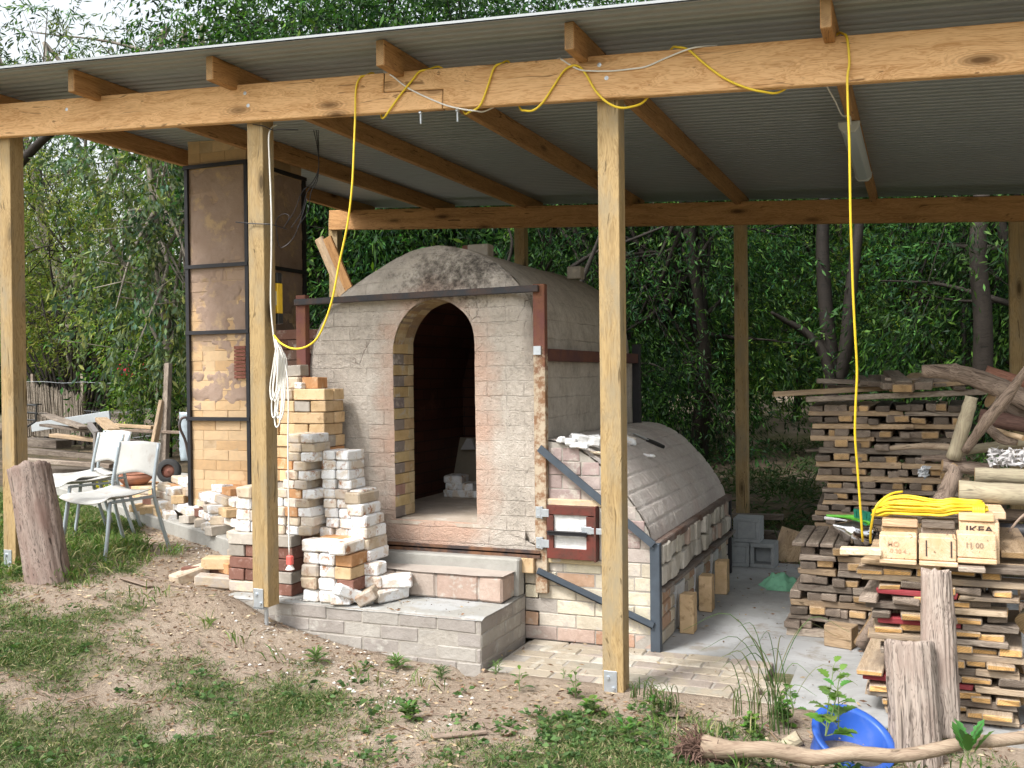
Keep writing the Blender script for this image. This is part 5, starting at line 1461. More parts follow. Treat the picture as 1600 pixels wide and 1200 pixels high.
# black wire ties round the second post and hanging tangles
q = MB()
q.tube(catmull(cordpts([(368, 347, 4.55), (390, 349, 4.585), (410, 350, 4.59), (425, 351, 4.61), (448, 358, 4.7)]), 4), .003, 5)
tag(q.build('wire_tie', DARKSTEEL, None, fixn=False), 'black wire twisted halfway up the second post', 'wire')
q = MB()
q.tube(catmull(cordpts([(395, 194, 4.59), (412, 197, 4.59), (426, 203, 4.62), (440, 202, 4.6), (466, 203, 4.65)]), 4), .0028, 5)
tag(q.build('wire_tie', DARKSTEEL, None, fixn=False), 'black wire round the top of the second post', 'wire')
q = MB()
q.tube(catmull(cordpts([(430, 350, 4.66), (436, 338, 4.7), (446, 334, 4.72), (452, 340, 4.72), (443, 356, 4.72)]), 4), .0022, 5)
q.tube(catmull(cordpts([(431, 350, 4.66), (436, 384, 4.68), (446, 384, 4.7), (458, 372, 4.72), (468, 350, 4.72), (480, 310, 4.72)]), 4), .0022, 5)
tag(q.build('wire_curl', DARKSTEEL, None, fixn=False), 'curled black wire ends behind the second post', 'wire')
q = MB()
for dx in (0, 3, -4):
    q.tube(catmull(cordpts([(494+dx, 203, 5.2), (497+dx*.3, 230, 5.2), (498, 262, 5.2), (492+dx, 285, 5.2), (480+dx*2, 300, 5.2), (472+dx*3, 330, 5.2), (455+dx*3, 356, 5.2)]), 4), .0028, 5)
tag(q.build('hanging_wire', DARKSTEEL, None, fixn=False), 'tangle of thin black wire hanging from the rafters by the chimney', 'wire')
# ------------------------------------------------------------------ chairs
CHW = toned('off_white_chair_shell', (.46, .455, .43), .08, 12, spots=7, spotc=(.38, .35, .32), rndv=.04, bd=.0006)
CHT = plain('chalky_grey_tube', (.36, .41, .44), .5, .4, bd=.0005)
def chair(cx, cy, z, rz, lab, sc=1.0):
    t = T('white_chair', lab, 'chair', (cx, cy, z), 'white stacking chairs by the left post')
    def W(x, y, h): 
        return Vector((cx + (x*math.cos(rz)-y*math.sin(rz))*sc, cy + (x*math.sin(rz)+y*math.cos(rz))*sc, z + h*sc))
    for s in (-1, 1):
        q = MB(); q.tube(catmull([W(s*.235, -.27, 0), W(s*.225, -.23, .22), W(s*.215, -.20, .43)], 4), .0125, 8)
        q.build('leg', CHT, t, smooth=True, fixn=False)
        q = MB(); q.tube(catmull([W(s*.235, .30, 0), W(s*.225, .22, .25), W(s*.215, .17, .46), W(s*.21, .19, .62), W(s*.205, .23, .80)], 4), .0125, 8)
        q.build('leg', CHT, t, smooth=True, fixn=False)
        q = MB(); q.tube([W(s*.215, -.20, .425), W(s*.215, .175, .43)], .010, 8); q.build('side_rail', CHT, t, fixn=False)
    q = MB(); rr = []
    for i in range(15):
        v_ = i/14; r = []
        for j in range(17):
            u_ = j/16*2-1
            y = -.26+.46*v_
            ed = .03*max(0, 1-v_*6)**2
            r.append(W(u_*(.235-.02*v_), y, .445 + .015*u_*u_ - .022*math.sin(v_*math.pi) + .018*abs(u_)**3 - ed + .02*v_))
        rr.append(r)
    q.grid(rr); o = q.build('seat', CHW, t, smooth=True); sd_ = o.modifiers.new('thick', 'SOLIDIFY'); sd_.thickness = .006
    q = MB(); rr = []
    for i in range(11):
        v_ = i/10; r = []
        for j in range(17):
            u_ = j/16*2-1
            zz_ = .56 + .25*v_ + (.03*(1-abs(u_)**2))*(1-v_)*1.0 - .008*abs(u_)
            r.append(W(u_*.222, .185+.05*v_ + .025*(1-u_*u_), zz_))
        rr.append(r)
    q.grid(rr); o = q.build('backrest', CHW, t, smooth=True); sd_ = o.modifiers.new('thick', 'SOLIDIFY'); sd_.thickness = .006
    return t
chair(-5.09, 5.22, .325, -.12, 'nearest white chair with grey tube legs, empty, right of the stump', .97)
chair(-5.93, 5.78, .345, -.35, 'second white chair, half hidden behind the nearest one', .97)
chair(-6.12, 6.05, .345, -.30, 'third white chair tucked just behind the second', .97)

# ------------------------------------------------------------------ scrap heap behind the chairs
GS = 'scrap timber heaped behind the chairs'
def sp(p0, p1, y0, y1, w_, h_, m_, lab, up=(0, 0, 1), name='scrap_board', cat='board'):
    tag(plank(name, at(*p0, y=y0), at(*p1, y=y1), w_, h_, m_, None, up=up), lab, cat, GS)
sp((64, 646), (132, 668), 9.6, 9.0, .14, .03, BOARD_GREY, 'grey board slanting down to the right on the scrap heap')
sp((50, 668), (172, 649), 9.9, 9.9, .03, .12, plain('dull_aluminium', (.45, .48, .50), .5, .5), 'long pale metal channel across the top of the scrap heap', name='metal_channel', cat='channel')
sp((68, 664), (146, 674), 9.3, 9.1, .12, .03, BOARD_GREY, 'pale grey board under the slanting one')
sp((158, 655), (178, 673), 9.4, 8.9, .14, .05, BOARD_TAN, 'short tan board end pointing at the viewer')
sp((82, 680), (172, 690), 9.0, 9.2, .16, .04, BOARD_TAN, 'wide tan board in the middle of the scrap heap')
sp((38, 704), (190, 716), 8.9, 9.3, .16, .06, BOARD_GREY, 'long weathered beam low in the scrap heap')
sp((30, 718), (175, 728), 8.8, 9.2, .16, .05, BOARD_GREY, 'lowest grey beam of the scrap heap')
sp((180, 672), (290, 676), 9.3, 9.5, .05, .035, BARK, 'dark batten sticking right from the scrap heap')
sp((176, 664), (240, 668), 9.6, 9.6, .10, .04, BOARD_TAN, 'tan board at the right of the scrap heap')
sp((172, 684), (240, 698), 9.4, 9.4, .20, .04, BOARD_GREY, 'broad board leaning low at the right of the scrap heap')
sp((40, 690), (100, 694), 9.5, 9.5, .25, .10, BOARD_GREY, 'thick grey offcut deep in the scrap heap')
sp((60, 740), (185, 745), 9.3, 9.5, .30, .18, BOARD_GREY, 'dark sleeper under the scrap heap')
sp((263, 568), (257, 735), 9.6, 9.4, .07, .07, BOARD_GREY, 'grey post standing crooked behind the wheelbarrow', up=(0, 1, 0), name='leaning_post', cat='post')
sp((254, 626), (238, 708), 9.5, 9.3, .05, .08, BOARD_TAN, 'split pale stake propped on the crooked grey post', up=(0, 1, 0), name='leaning_post', cat='post')
tf = T('steel_trestle', 'grey square tube trestle frame standing behind the chairs', 'trestle', at(150, 765, y=7.0))
TS = plain('greyed_steel_tube', (.22, .20, .19), .6, .4)
def bars(t, name, l, w_, m_):
    for (p0, y0, p1, y1) in l:
        q = MB(); q.bar(at(*p0, y=y0), at(*p1, y=y1), w_, w_, up=(.2, .9, .1)); q.build(name, m_, t)
bars(tf, 'leg', [((150, 676), 7.0, (148, 764), 7.0), ((160, 680), 7.3, (178, 700), 7.1)], .035, TS)
bars(tf, 'top_rail', [((140, 663), 7.4, (151, 678), 7.0), ((151, 678), 7.0, (164, 678), 7.6)], .045, TS)
rk = T('black_rack', 'small black wire rack on the scrap heap beside the left post', 'rack', at(48, 668, y=9.4))
q = MB()
for dy in (0, .18):
    for (a, b) in (((38, 632), (58, 634)), ((38, 644), (58, 646)), ((38, 656), (56, 657)), ((57, 632), (56, 658)), ((56, 658), (41, 668)), ((39, 632), (39, 668))):
        q.tube([at(*a, y=9.3+dy), at(*b, y=9.3+dy)], .012, 6)
q.box(at(48, 632, y=9.4), (.14, .22, .015)); q.build('wire_frame', BLK, rk, fixn=False)
# wheelbarrow
wb = T('wheelbarrow', 'upended galvanised wheelbarrow against the chimney', 'wheelbarrow', at(275, 745, y=8.4))
q = MB(); rr = []
for i in range(18):
    v_ = i/17; r = []
    for j in range(15):
        u_ = j/14*2-1
        p = at(285+u_*21*(1-.25*(v_ < .2)*(1-v_*5)), 720-76*v_, y=8.4)
        r.append(Vector((p.x, 8.4+.16*u_*u_*1.4+.006*math.sin(v_*50), p.z - .03*u_*u_*(v_ > .9))))
    rr.append(r)
q.grid(rr); o = q.build('tray', plain('dull_galvanised_sheet', (.40, .47, .52), .5, .45, nv=.25, sc=9), wb, smooth=True); sd_ = o.modifiers.new('t', 'SOLIDIFY'); sd_.thickness = .006
q = MB(); c = at(264, 736, y=8.1); R_ = .125
q.lathe(c, [(R_*.55, -.035), (R_*.9, -.04), (R_, -.02), (R_, .02), (R_*.9, .04), (R_*.55, .035)], 24, axis=(.35, -.9, .1)); whl = q.build('wheel', plain('black_tyre', (.03, .03, .03), .85, bd=.002), wb, smooth=True, fixn=False)
q = MB(); q.lathe(c, [(.0001, -.03), (.02, -.03), (.03, -.012), (R_*.6, -.015), (R_*.6, .015), (.03, .012), (.0001, .03)], 20, axis=(.35, -.9, .1)); q.build('rim', rusty('rusty_rim', (.18, .07, .05), (.2, .09, .06)), whl, smooth=True, fixn=False)
q = MB(); q.tube(catmull([at(296, 722, y=8.3), at(290, 690, y=8.2), at(281, 668, y=8.1), (at(283, 655, y=8.1)), at(292, 653, y=8.15), at(298, 665, y=8.2), at(299, 720, y=8.3)], 5), .014, 8); q.build('handle', rusty('dull_handle', (.10, .09, .09), (.14, .08, .06)), wb, smooth=True, fixn=False)
# terracotta bowl on bricks
q = MB(); c = at(211, 757, y=7.35)
q.lathe(c, [(.0001, .0), (.10, .0), (.15, .05), (.165, .075), (.13, .10), (.125, .108), (.135, .112), (.14, .105), (.12, .10), (.0001, .09)], 28)
tag(q.build('terracotta_pot', toned('terracotta', (.42, .19, .12), .12, 8, rndv=0), None, smooth=True, fixn=False), 'squat terracotta pot on bricks behind the nearest chair', 'pot')
for k in range(6):
    p = at(196+13*(k % 5)+(6 if k == 5 else 0), 765, y=7.3); 
    for l_ in range(2 if k < 5 else 1):
        zt_ = c.z-.036-.071*l_
        brick((p.x, 7.33 + (0 if k < 5 else .2), zt_), 1.57, 'OBTFT'[k % 5], '%s brick, %s from left, %s row under the terracotta pot' % (BNAME['OBTFT'[k % 5]], 'first' if k == 0 else ordn(k), ['top', 'bottom'][l_]), 'bricks under the terracotta pot')
p0_ = c.copy(); q = MB(); q.box((c.x+.05, 7.45, c.z-.35), (.8, .4, .42)); tag(q.build('brick_plinth', MASON, None, bevel=.01), 'low plinth carrying the bricks and terracotta pot', 'plinth')
q2 = None
# brushwood roll and wire fence
q = MB(); RW = random.Random(5)
for k in range(230):
    u_ = RW.random(); p = at(36+u_*96, 648, y=12+RW.uniform(-.08, .08)); h_ = (.52-.22*u_)+RW.uniform(-.08, .06); p.z -= .35
    q.tube([p, p+Vector((RW.uniform(-.05, .03)-.05, .04*RW.random(), h_+.35))], [.008, .005], 4, cap=False)
tag(q.build('brushwood_screen', wood('dry_brushwood', (.42, .36, .29), (.22, .18, .14), knots=False), None, fixn=False), 'sagging grey brushwood screen behind the scrap heap', 'screen')
fn = T('wire_fence', 'low wire netting fence running behind the scrap heap', 'fence', (-9, 12.4, .4))
FX0, FX1 = at(36, 600, y=12.4).x, at(300, 600, y=12.4).x
for z in (1.52, 1.05, .62):
    q = MB(); q.tube([(FX0+(FX1-FX0)*k/8, 12.4, z+.02*math.sin(k*1.3)-.02*(k % 3)) for k in range(9)], .0045, 4); q.build('strand', GALV, fn, fixn=False)
q = MB(); x = at(128, 600, y=12.4).x
while x < FX1:
    for s in (-1, 1): q.tube([(x, 12.4+s*.002, .45), (x+s*.55, 12.4+s*.002, 1.05)], .0028, 3, cap=False)
    x += .055
q.build('netting', plain('dull_wire', (.16, .16, .16), .6, .4), fn, fixn=False)
for px in (50, 128, 245):
    x = at(px, 600, y=12.42).x; q = MB(); q.box((x, 12.44, 1.0), (.05, .05, 1.3)); q.build('fence_post', BOARD_GREY, fn)

# ------------------------------------------------------------------ foliage
def leaves(name, pts, dirs, L, W, cols, seed, fold=.25, curl=0., mult=None):
    """one quad-pair blade per point; numpy, returns mesh"""
    R = np.random.default_rng(seed)
    n = len(pts); P = np.asarray(pts, float); D = np.asarray(dirs, float)
    D /= np.linalg.norm(D, axis=1)[:, None]+1e-9
    S = np.cross(D, R.normal(size=(n, 3))); S /= np.linalg.norm(S, axis=1)[:, None]+1e-9
    Nn = np.cross(D, S)
    l = (L*R.uniform(.65, 1.25, n))[:, None]; w_ = (W*R.uniform(.7, 1.2, n))[:, None]
    V = np.empty((n, 4, 3))
    V[:, 0] = P; V[:, 1] = P + D*l*.45 + S*w_/2 + Nn*w_*fold; V[:, 2] = P + D*l - np.array([0, 0, 1])*l*curl; V[:, 3] = P + D*l*.45 - S*w_/2 + Nn*w_*fold
    me = bpy.data.meshes.new(name)
    me.vertices.add(4*n); me.vertices.foreach_set('co', V.ravel().astype(np.float32))
    me.loops.add(4*n); me.loops.foreach_set('vertex_index', np.arange(4*n, dtype=np.int32))
    me.polygons.add(n); me.polygons.foreach_set('loop_start', np.arange(0, 4*n, 4, dtype=np.int32)); me.polygons.foreach_set('loop_total', np.full(n, 4, dtype=np.int32))
    me.update(); me.validate()
    ca = me.color_attributes.new('tone', 'FLOAT_COLOR', 'POINT')
    C_ = np.array(cols)[R.integers(0, len(cols), n)] * R.uniform(.75, 1.25, (n, 1))
    if mult is not None: C_ = C_*np.asarray(mult)
    CC = np.ones((n, 4, 4)); CC[:, :, :3] = C_[:, None, :]
    ca.data.foreach_set('color', CC.ravel().astype(np.float32))
    return me
def leafmat(name, rough=.5, trans=.34, tint=(.9, 1.15, .35)):
    g = G(name, rough, .15)
    c = g.hsv(g.attr(), .5, 1., g.math('ADD', g.math('MULTIPLY', g.oi.outputs['Random'], .3), .85))
    g.put(g.b.inputs['Base Color'], c)
    tr_ = g.n.new('ShaderNodeBsdfTranslucent'); g.put(tr_.inputs['Color'], g.mix(1., c, tint, 'MULTIPLY'))
    mx = g.n.new('ShaderNodeMixShader'); mx.inputs[0].default_value = trans
    g.l.new(g.b.outputs[0], mx.inputs[1]); g.l.new(tr_.outputs[0], mx.inputs[2]); g.l.new(mx.outputs[0], g.n['Material Output'].inputs['Surface'])
    return g.m
LEAF = leafmat('tree_leaf')
GRASSM = leafmat('grass_blade', .55, .25)
WEEDM0 = leafmat('low_weed_leaf', .5, .25)
BARKT = wood('tree_bark', (.03, .024, .019), (.012, .01, .008), knots=False, var=.2, grain=1.4)
BARKP = wood('pale_gum_bark', (.26, .23, .19), (.12, .10, .08), knots=False, var=.15)
DARKG = [(.017, .046, .015), (.023, .056, .019), (.032, .070, .023), (.014, .038, .019)]  # dark greens, deepened further to paint in the deep shade behind the kiln
MIDG = [(.045, .12, .024), (.065, .145, .03), (.036, .098, .026), (.09, .17, .035)]
LIMEG = [(.14, .22, .035), (.17, .26, .04), (.11, .19, .035), (.20, .27, .06)]
GUMG = [(.085, .13, .075), (.10, .15, .085), (.07, .11, .065), (.13, .18, .07), (.17, .21, .075)]
def crown(seed, lobes, per, L, W, cols, droop=.6, spread=.42, limb=True, fold=.25):
    """lobes: (x,y,z,rx,ry,rz,nclusters); returns leaf mesh and cluster centres"""
    R = np.random.default_rng(seed); P = []; D = []; cc = []; MU = []
    for (x, y, z, rx, ry, rz, n) in lobes:
        d = R.normal(size=(n, 3)); d /= np.linalg.norm(d, axis=1)[:, None]
        rr_ = R.uniform(.25, 1, (n, 1))**.45
        c = np.array([x, y, z]) + d*rr_*np.array([rx, ry, rz]); cc += list(c)
        for k in range(n):
            m_ = int(per*R.uniform(.5, 1.4)); s_ = spread*R.uniform(.6, 1.3)
            # twigs inside the cluster: leaves strung on a few short hanging twigs
            nt_ = max(3, m_//14)
            tw = c[k] + R.normal(size=(nt_, 3))*s_*.55
            td = d[k]*.7 + R.normal(size=(nt_, 3))*.7 - np.array([0, 0, droop]); td /= np.linalg.norm(td, axis=1)[:, None]
            idx = R.integers(0, nt_, m_); t = R.uniform(0, 1, (m_, 1))*s_*1.5
            p = tw[idx] + td[idx]*t + R.normal(size=(m_, 3))*.03
            hue = R.uniform(-.25, .35); MU.append(np.tile(np.array([[1+hue, 1+hue*.3, 1-hue*.4]])*R.choice([.65, .85, 1., 1.25, 1.6]), (m_, 1)))
            P.append(p); D.append(td[idx]*.9 + R.normal(size=(m_, 3))*.55 - np.array([0, 0, droop*.5]))
    return leaves('crown', np.concatenate(P), np.concatenate(D), L, W, cols, seed, fold, 0., np.concatenate(MU)), cc
def tree_meshes(seed, lobes, per, L, W, cols, trunks, bark, droop=.6, spread=.42, limbs=26, tr=.12, crownmat=LEAF):
    me, cc = crown(seed, lobes, per, L, W, cols, droop, spread); me.materials.append(crownmat)
    RL = random.Random(seed); q = MB()
    alltop = []
    for pts, r0, r1 in trunks:
        P = catmull(pts, 5); q.tube(P, [r0, (r0+r1)/2, r1], 10); alltop.append(P)
    for k in range(limbs):
        c = Vector(cc[RL.randrange(len(cc))]); tp_ = RL.choice(alltop)
        s = tp_[int(len(tp_)*RL.uniform(.35, .98))]
        mid = s.lerp(c, .5)+Vector((RL.uniform(-.3, .3), RL.uniform(-.3, .3), RL.uniform(-.1, .35)))
        q.tube(catmull([s, mid, c], 4), [tr*RL.uniform(.25, .45), .006], 5, cap=False)
        for _ in range(2):
            c2 = c+Vector((RL.gauss(0, .5), RL.gauss(0, .5), RL.gauss(0, .4))); q.tube([mid.lerp(c, .5), c2], [.010, .003], 3, cap=False)
    o = q.build('trunk', bark, None, origin=(0, 0, 0), smooth=True, fixn=False)
    tm = o.data; bpy.data.objects.remove(o)
    return me, tm
def place_tree(meshes, name, lab, x, y, rz=0, s=1., group=None, z=None, cat='tree'):
    t = T(name, lab, cat, (x, y, terrain(x, y)-.05 if z is None else z), group)
    t.rotation_euler = (0, 0, rz); t.scale = (s if not hasattr(s, '__len__') else s[0],)*2 + (s if not hasattr(s, '__len__') else s[1],)
    for nm, me in zip(('crown', 'trunk'), meshes):
        o = bpy.data.objects.new(nm, me); COL.objects.link(o); o.parent = t
    return t
# kinds
DARKT = [tree_meshes(100+k, [(0, 0, 3.4, 2.0, 1.6, 1.6, 62), (.6, -.3, 1.7, 1.9, 1.4, 1.3, 40), (-.5, 0, 5.2, 1.7, 1.6, 1.3, 48), (-1.0, -.3, 1.0, 1.2, 1.0, .9, 14)], [210, 230][k], [.095, .085][k], [.024, .017][k], DARKG+MIDG[:2], [([(0, 0, -.3), (.1, .1, 1.2), (-.15, 0, 2.6), (.1, .1, 4.6)], .13, .05), ([(.1, 0, .2), (.6, .1, 1.3), (1.0, -.1, 2.8), (1.1, 0, 4.)], .09, .03)], BARKT, .7, .5, 34) for k in range(2)]
MIDT = [tree_meshes(120+k, [(0, 0, 3.2, 1.9, 1.6, 1.7, 75), (.3, -.2, 1.4, 1.7, 1.3, 1.2, 50), (-.2, 0, 4.8, 1.5, 1.5, 1.3, 45)], [210, 190][k], [.085, .11][k], [.034, .026][k], MIDG+DARKG, [([(0, 0, -.3), (-.1, .1, 1.2), (.15, 0, 2.6), (.1, .1, 4.4)], .11, .04), ([(0, 0, .1), (-.5, .1, 1.3), (-.9, -.1, 2.8)], .07, .03)], BARKT, .7, .5, 30) for k in range(2)]
LIMET = tree_meshes(140, [(0, 0, 1.6, 1.7, 1.3, 1.2, 45), (.5, 0, 2.8, 1.3, 1.1, .9, 28)], 110, .12, .04, LIMEG+MIDG, [([(0, 0, -.3), (.1, 0, 1.2), (0, .1, 2.6)], .07, .03)], BARKT, .3, .45, 20)
GUMT = tree_meshes(150, [(.2, 0, 2.9, 1.05, 1.0, .9, 34), (.4, -.2, 1.9, .95, .9, .75, 24), (-.2, .1, 4.0, 1.15, 1.0, .7, 22)], 95, .13, .042, GUMG, [([(0, .3, -.3), (.2, .2, 1.2), (.1, .3, 2.6), (0, .1, 4.2)], .09, .03)], BARKP, .8, .42, 26)
SHRUB = tree_meshes(160, [(0, 0, 2.1, 1.5, 1.1, .95, 64), (.7, 0, 1.5, .9, .8, .6, 22), (-.5, 0, 2.9, 1.0, .9, .6, 24)], 190, .075, .017, [(.17, .24, .04), (.21, .27, .05), (.13, .20, .04), (.25, .26, .09), (.11, .15, .05)], [([(.1*i, .05*i, -.3), (.12*i+.05*k_, 0, .5), (.35*i, .1*k_, 1.7)], .03, .012) for i in (-4, -3, -2, -1, 0, 1, 2, 3, 4) for k_ in (0, 1)], BARKT, .1, .35, 30, .07)
OPENG = tree_meshes(170, [(0, 0, 6.4, 2.7, 2.0, 1.4, 34), (-1.2, 0, 5.0, 1.8, 1.4, .8, 15), (1.4, 0, 7.6, 2.0, 1.5, 1.0, 16), (.6, 0, 4.6, 1.5, 1.2, .7, 12)], 100, .16, .034, GUMG+DARKG[:2], [([(0, 0, -.3), (.2, .1, 2), (-.3, 0, 4), (-.9, .2, 6), (-1.3, 0, 7.5)], .16, .05), ([(0, .1, 2), (.7, 0, 4), (1.6, .1, 6), (2.4, 0, 7.8)], .11, .03), ([(-.1, 0, 3.2), (-1.2, 0, 4.6), (-2.4, .1, 6)], .07, .02)], BARKP, .7, .5, 30)
GD_ = 'dark leafy trees behind the shed'
def X(px, y): return at(px, 560, y=y).x
k = 0
spec = [  # px, y, kind, rz, scale, label
 (560, 12.2, 0, .4, .95, 'dark leafy tree behind the shed, seen left of the kiln roof'), (780, 12.6, 1, 1.9, .95, 'dark leafy tree straight behind the kiln crown'),
 (960, 12.2, 0, 3.1, .9, 'dark leafy tree seen just behind the third post'), (1085, 12.8, 1, 5.0, 1.0, 'dark leafy tree left of the rear post by the blocks'),
 (1385, 16.4, 0, 2.2, 1.05, 'dark leafy tree seen beyond the tall timber stack'), (1520, 14.6, 1, .9, 1.05, 'dark leafy tree beyond the log heap'),
 (1660, 12.4, 0, 4.1, 1.0, 'dark leafy tree cut by the right edge behind the logs'), (470, 12.2, 1, 2.6, .95, 'dark leafy tree rising behind the chimney')]
for px, y, kd, rz, s, lab in spec: place_tree(DARKT[kd], 'dense_tree', lab, X(px, y), y, rz, s, GD_)
spec = [(480, 14.5, 0, 1., 1.4, 'tall mid green tree above the roof left of centre'), (640, 15.5, 1, 2., 1.25, 'mid green tree farther behind the kiln'), (860, 16, 0, 4., 1.3, 'mid green tree in the second row behind the third post'),
 (1040, 16.5, 1, .3, 1.3, 'mid green tree in the second row left of the rear post'), (1330, 24, 1, 5, 1.5, 'mid green tree in the second row beyond the timber stack'), (1570, 17, 0, 1.4, 1.35, 'mid green tree in the second row at far right'), (1780, 16, 1, 2.4, 1.3, 'mid green tree outside the right corner post'),
 (520, 13.2, 0, 3.3, 1.42, 'tall mid green tree crowning over the roof beside the chimney'), (700, 13.2, 1, 5.3, 1.4, 'tall mid green tree crowning over the roof near the centre')]
for px, y, kd, rz, s, lab in spec: place_tree(MIDT[kd], 'leafy_tree', lab, X(px, y), y, rz, s, 'mid green trees in the second row')
for px, y, rz, s, lab in ((1240, 20, 0, 1.2, 'bright yellow green tree glowing between the rear posts'), (1370, 21, 2, 1.3, 'bright yellow green tree beyond the tall timber stack'), (1010, 20, 1, 1.2, 'bright yellow green bush seen beside the kiln rear column'), (1450, 16.2, 4, .9, 'bright yellow green bush behind the log heap'), (1120, 24, 3, 1.5, 'pale green tree far off left of the rear post')):
    place_tree(LIMET, 'bright_tree', lab, X(px, y), y, rz, s, 'bright green trees in the clearing')
place_tree(GUMT, 'gum_tree', 'grey green gum tree hanging over the scrap heap left of the chimney', X(232, 10.6), 10.6, .3, (.92, 1.0), 'grey green gum trees at left')
place_tree(GUMT, 'gum_tree', 'grey green gum tree farther back at the left', X(40, 17.5), 17.5, 2.5, 1.1, 'grey green gum trees at left')
place_tree(SHRUB, 'fine_leaved_shrub', 'fine leaved yellow green shrub with many stems at the left', X(112, 12.9), 12.9, .1, (1.25, 1.42), 'fine leaved shrubs')
place_tree(SHRUB, 'fine_leaved_shrub', 'fine leaved shrub half hidden by the first post', X(-30, 13.6), 13.6, 2.4, (1.2, 1.1), 'fine leaved shrubs')
place_tree(OPENG, 'open_gum_tree', 'tall open gum tree with pale limbs against the sky at top left', X(95, 15.5), 15.5, .2, 1.05, 'tall open gum trees')
place_tree(OPENG, 'open_gum_tree', 'tall open gum tree thinner against the sky right of the first one', X(330, 18.5), 18.5, 2.2, 1.15, 'tall open gum trees')
place_tree(OPENG, 'open_gum_tree', 'tall open gum tree at the far left edge', X(-60, 19), 19, 4.4, 1.2, 'tall open gum trees')
place_tree(OPENG, 'open_gum_tree', 'tall open gum tree filling the sky above the chimney', X(215, 16.5), 16.5, 3.1, 1.1, 'tall open gum trees')
place_tree(LIMET, 'bright_tree', 'dark shaded bush with pale shoots right of the scrap heap', X(262, 11.6), 11.6, 2, .62, 'bright green trees in the clearing')
# bare leaning trunks seen through the shed
q = MB(); q.tube(catmull([at(1302, 640, y=11.6), at(1298, 560, y=11.6), at(1290, 480, y=11.6), at(1285, 380, y=11.6), at(1290, 300, y=11.6)], 5), [.10, .085, .075, .06], 10)
q.tube(catmull([at(1305, 640, y=11.5), at(1290, 560, y=11.5), at(1262, 522, y=11.5), at(1225, 500, y=11.4), at(1205, 488, y=11.3)], 5), [.07, .055, .035, .015], 8)
q.tube(catmull([at(1308, 600, y=11.6), at(1322, 540, y=11.6), at(1330, 450, y=11.6), at(1345, 330, y=11.7)], 5), [.09, .08, .07, .05], 9)
tag(q.build('forked_trunk', BARKT, None, smooth=True, fixn=False), 'dark forked trunk with an arching limb beyond the timber stack', 'trunk')
q = MB(); q.tube(catmull([at(1535, 600, y=11.2), at(1536, 500, y=11.2), at(1528, 400, y=11.2), at(1534, 300, y=11.3)], 5), [.10, .09, .08], 10)
tag(q.build('thick_trunk', BARKT, None, smooth=True, fixn=False), 'thick dark trunk just left of the right rear post', 'trunk')
q = MB(); q.tube(catmull([at(25, 262, y=11), at(60, 225, y=11), at(95, 190, y=11), at(150, 100, y=12)], 5), [.07, .06, .05], 8)
tag(q.build('slanting_limb', BARKT, None, smooth=True, fixn=False), 'dark slanting limb beside the top of the first post', 'limb')
for (pts, r, lab) in ((((890, 420, 11), (930, 395, 11), (985, 375, 11), (1060, 345, 11)), .03, 'bare arching branch behind the third post'), (((760, 470, 10.5), (790, 420, 10.5), (800, 380, 10.5), (792, 350, 10.5)), .028, 'thin bare stem rising behind the kiln crown'), (((905, 450, 10.2), (925, 400, 10.3), (940, 360, 10.4)), .035, 'bare stem leaning just left of the third post'), (((985, 575, 11), (1015, 568, 11), (1060, 590, 11)), .018, 'thin bare branch right of the kiln rear column')):
    q = MB(); q.tube(catmull([at(a, b, y=c) for a, b, c in pts], 5), [r, r*.4], 6); tag(q.build('bare_branch', BARKT, None, smooth=True, fixn=False), lab, 'branch')
# red flowers
def blob_flowers(name, lab, cen, n, rad_, col, cat='flowers'):
    R = np.random.default_rng(n)
    P = R.normal(size=(n, 3))*rad_+np.array(cen); me = leaves(name, P, R.normal(size=(n, 3)), .05, .04, col, n)
    me.materials.append(LEAF); o = bpy.data.objects.new(name, me); COL.objects.link(o); c_ = Vector(cen)
    me.transform(Matrix.Translation(-c_)); o.location = c_
    return tag(o, lab, cat)
blob_flowers('red_flowers', 'cluster of red flowers left of the crooked grey post', at(197, 580, y=11.6), 60, .07, [(.6, .02, .08)])
blob_flowers('red_flowers', 'cluster of red flowers against the crooked grey post', at(244, 582, y=11.4), 90, .09, [(.6, .02, .08)])
blob_flowers('yellow_flowers', 'small clump of yellow flowers beside the steel trestle', at(160, 752, y=6.9), 40, .04, [(.75, .6, .04), (.2, .3, .05)])

# ------------------------------------------------------------------ ground cover
R = np.random.default_rng(5)
def scatter(n, x0, x1, y0, y1, fn, seed):
    Rg = np.random.default_rng(seed); out = []
    while len(out) < n:
        x = Rg.uniform(x0, x1); y = Rg.uniform(y0, y1)
        if Rg.random() < fn(x, y): out.append((x, y))
    return out
def inview(x, y, z=0):
    d = Vector((x, y, z))-CAM; f_ = d.dot(_f)
    if f_ < .5: return False
    return abs(d.dot(_r2)/f_*FPX) < 900 and -d.dot(_u2)/f_*FPX < 1000
TUBC = at(1322, 1215, y=4.25)
def on_hard(x, y):
    if (x-TUBC.x)**2+(y-TUBC.y)**2 < .035: return True
    return (-2.15 < x < 3.5 and 4.57 < y < 8.22) or (-3.84 < x < -2.1 and 4.74 < y < 8) or (x < -3.9 and y < 9 and y > 5.47-(x+4.25)*.556 and x > -8.5)
def gfun(x, y):
    if on_hard(x, y) or not inview(x, y): return 0
    return grassy(x, y)**1.6*(1-.9*math.exp(-(((x-SAWD.x)/.5)**2+((y-SAWD.y)/.2)**2)))
tufts = scatter(19000, -9, 1.5, 1.9, 9, gfun, 11)
P = []; D = []
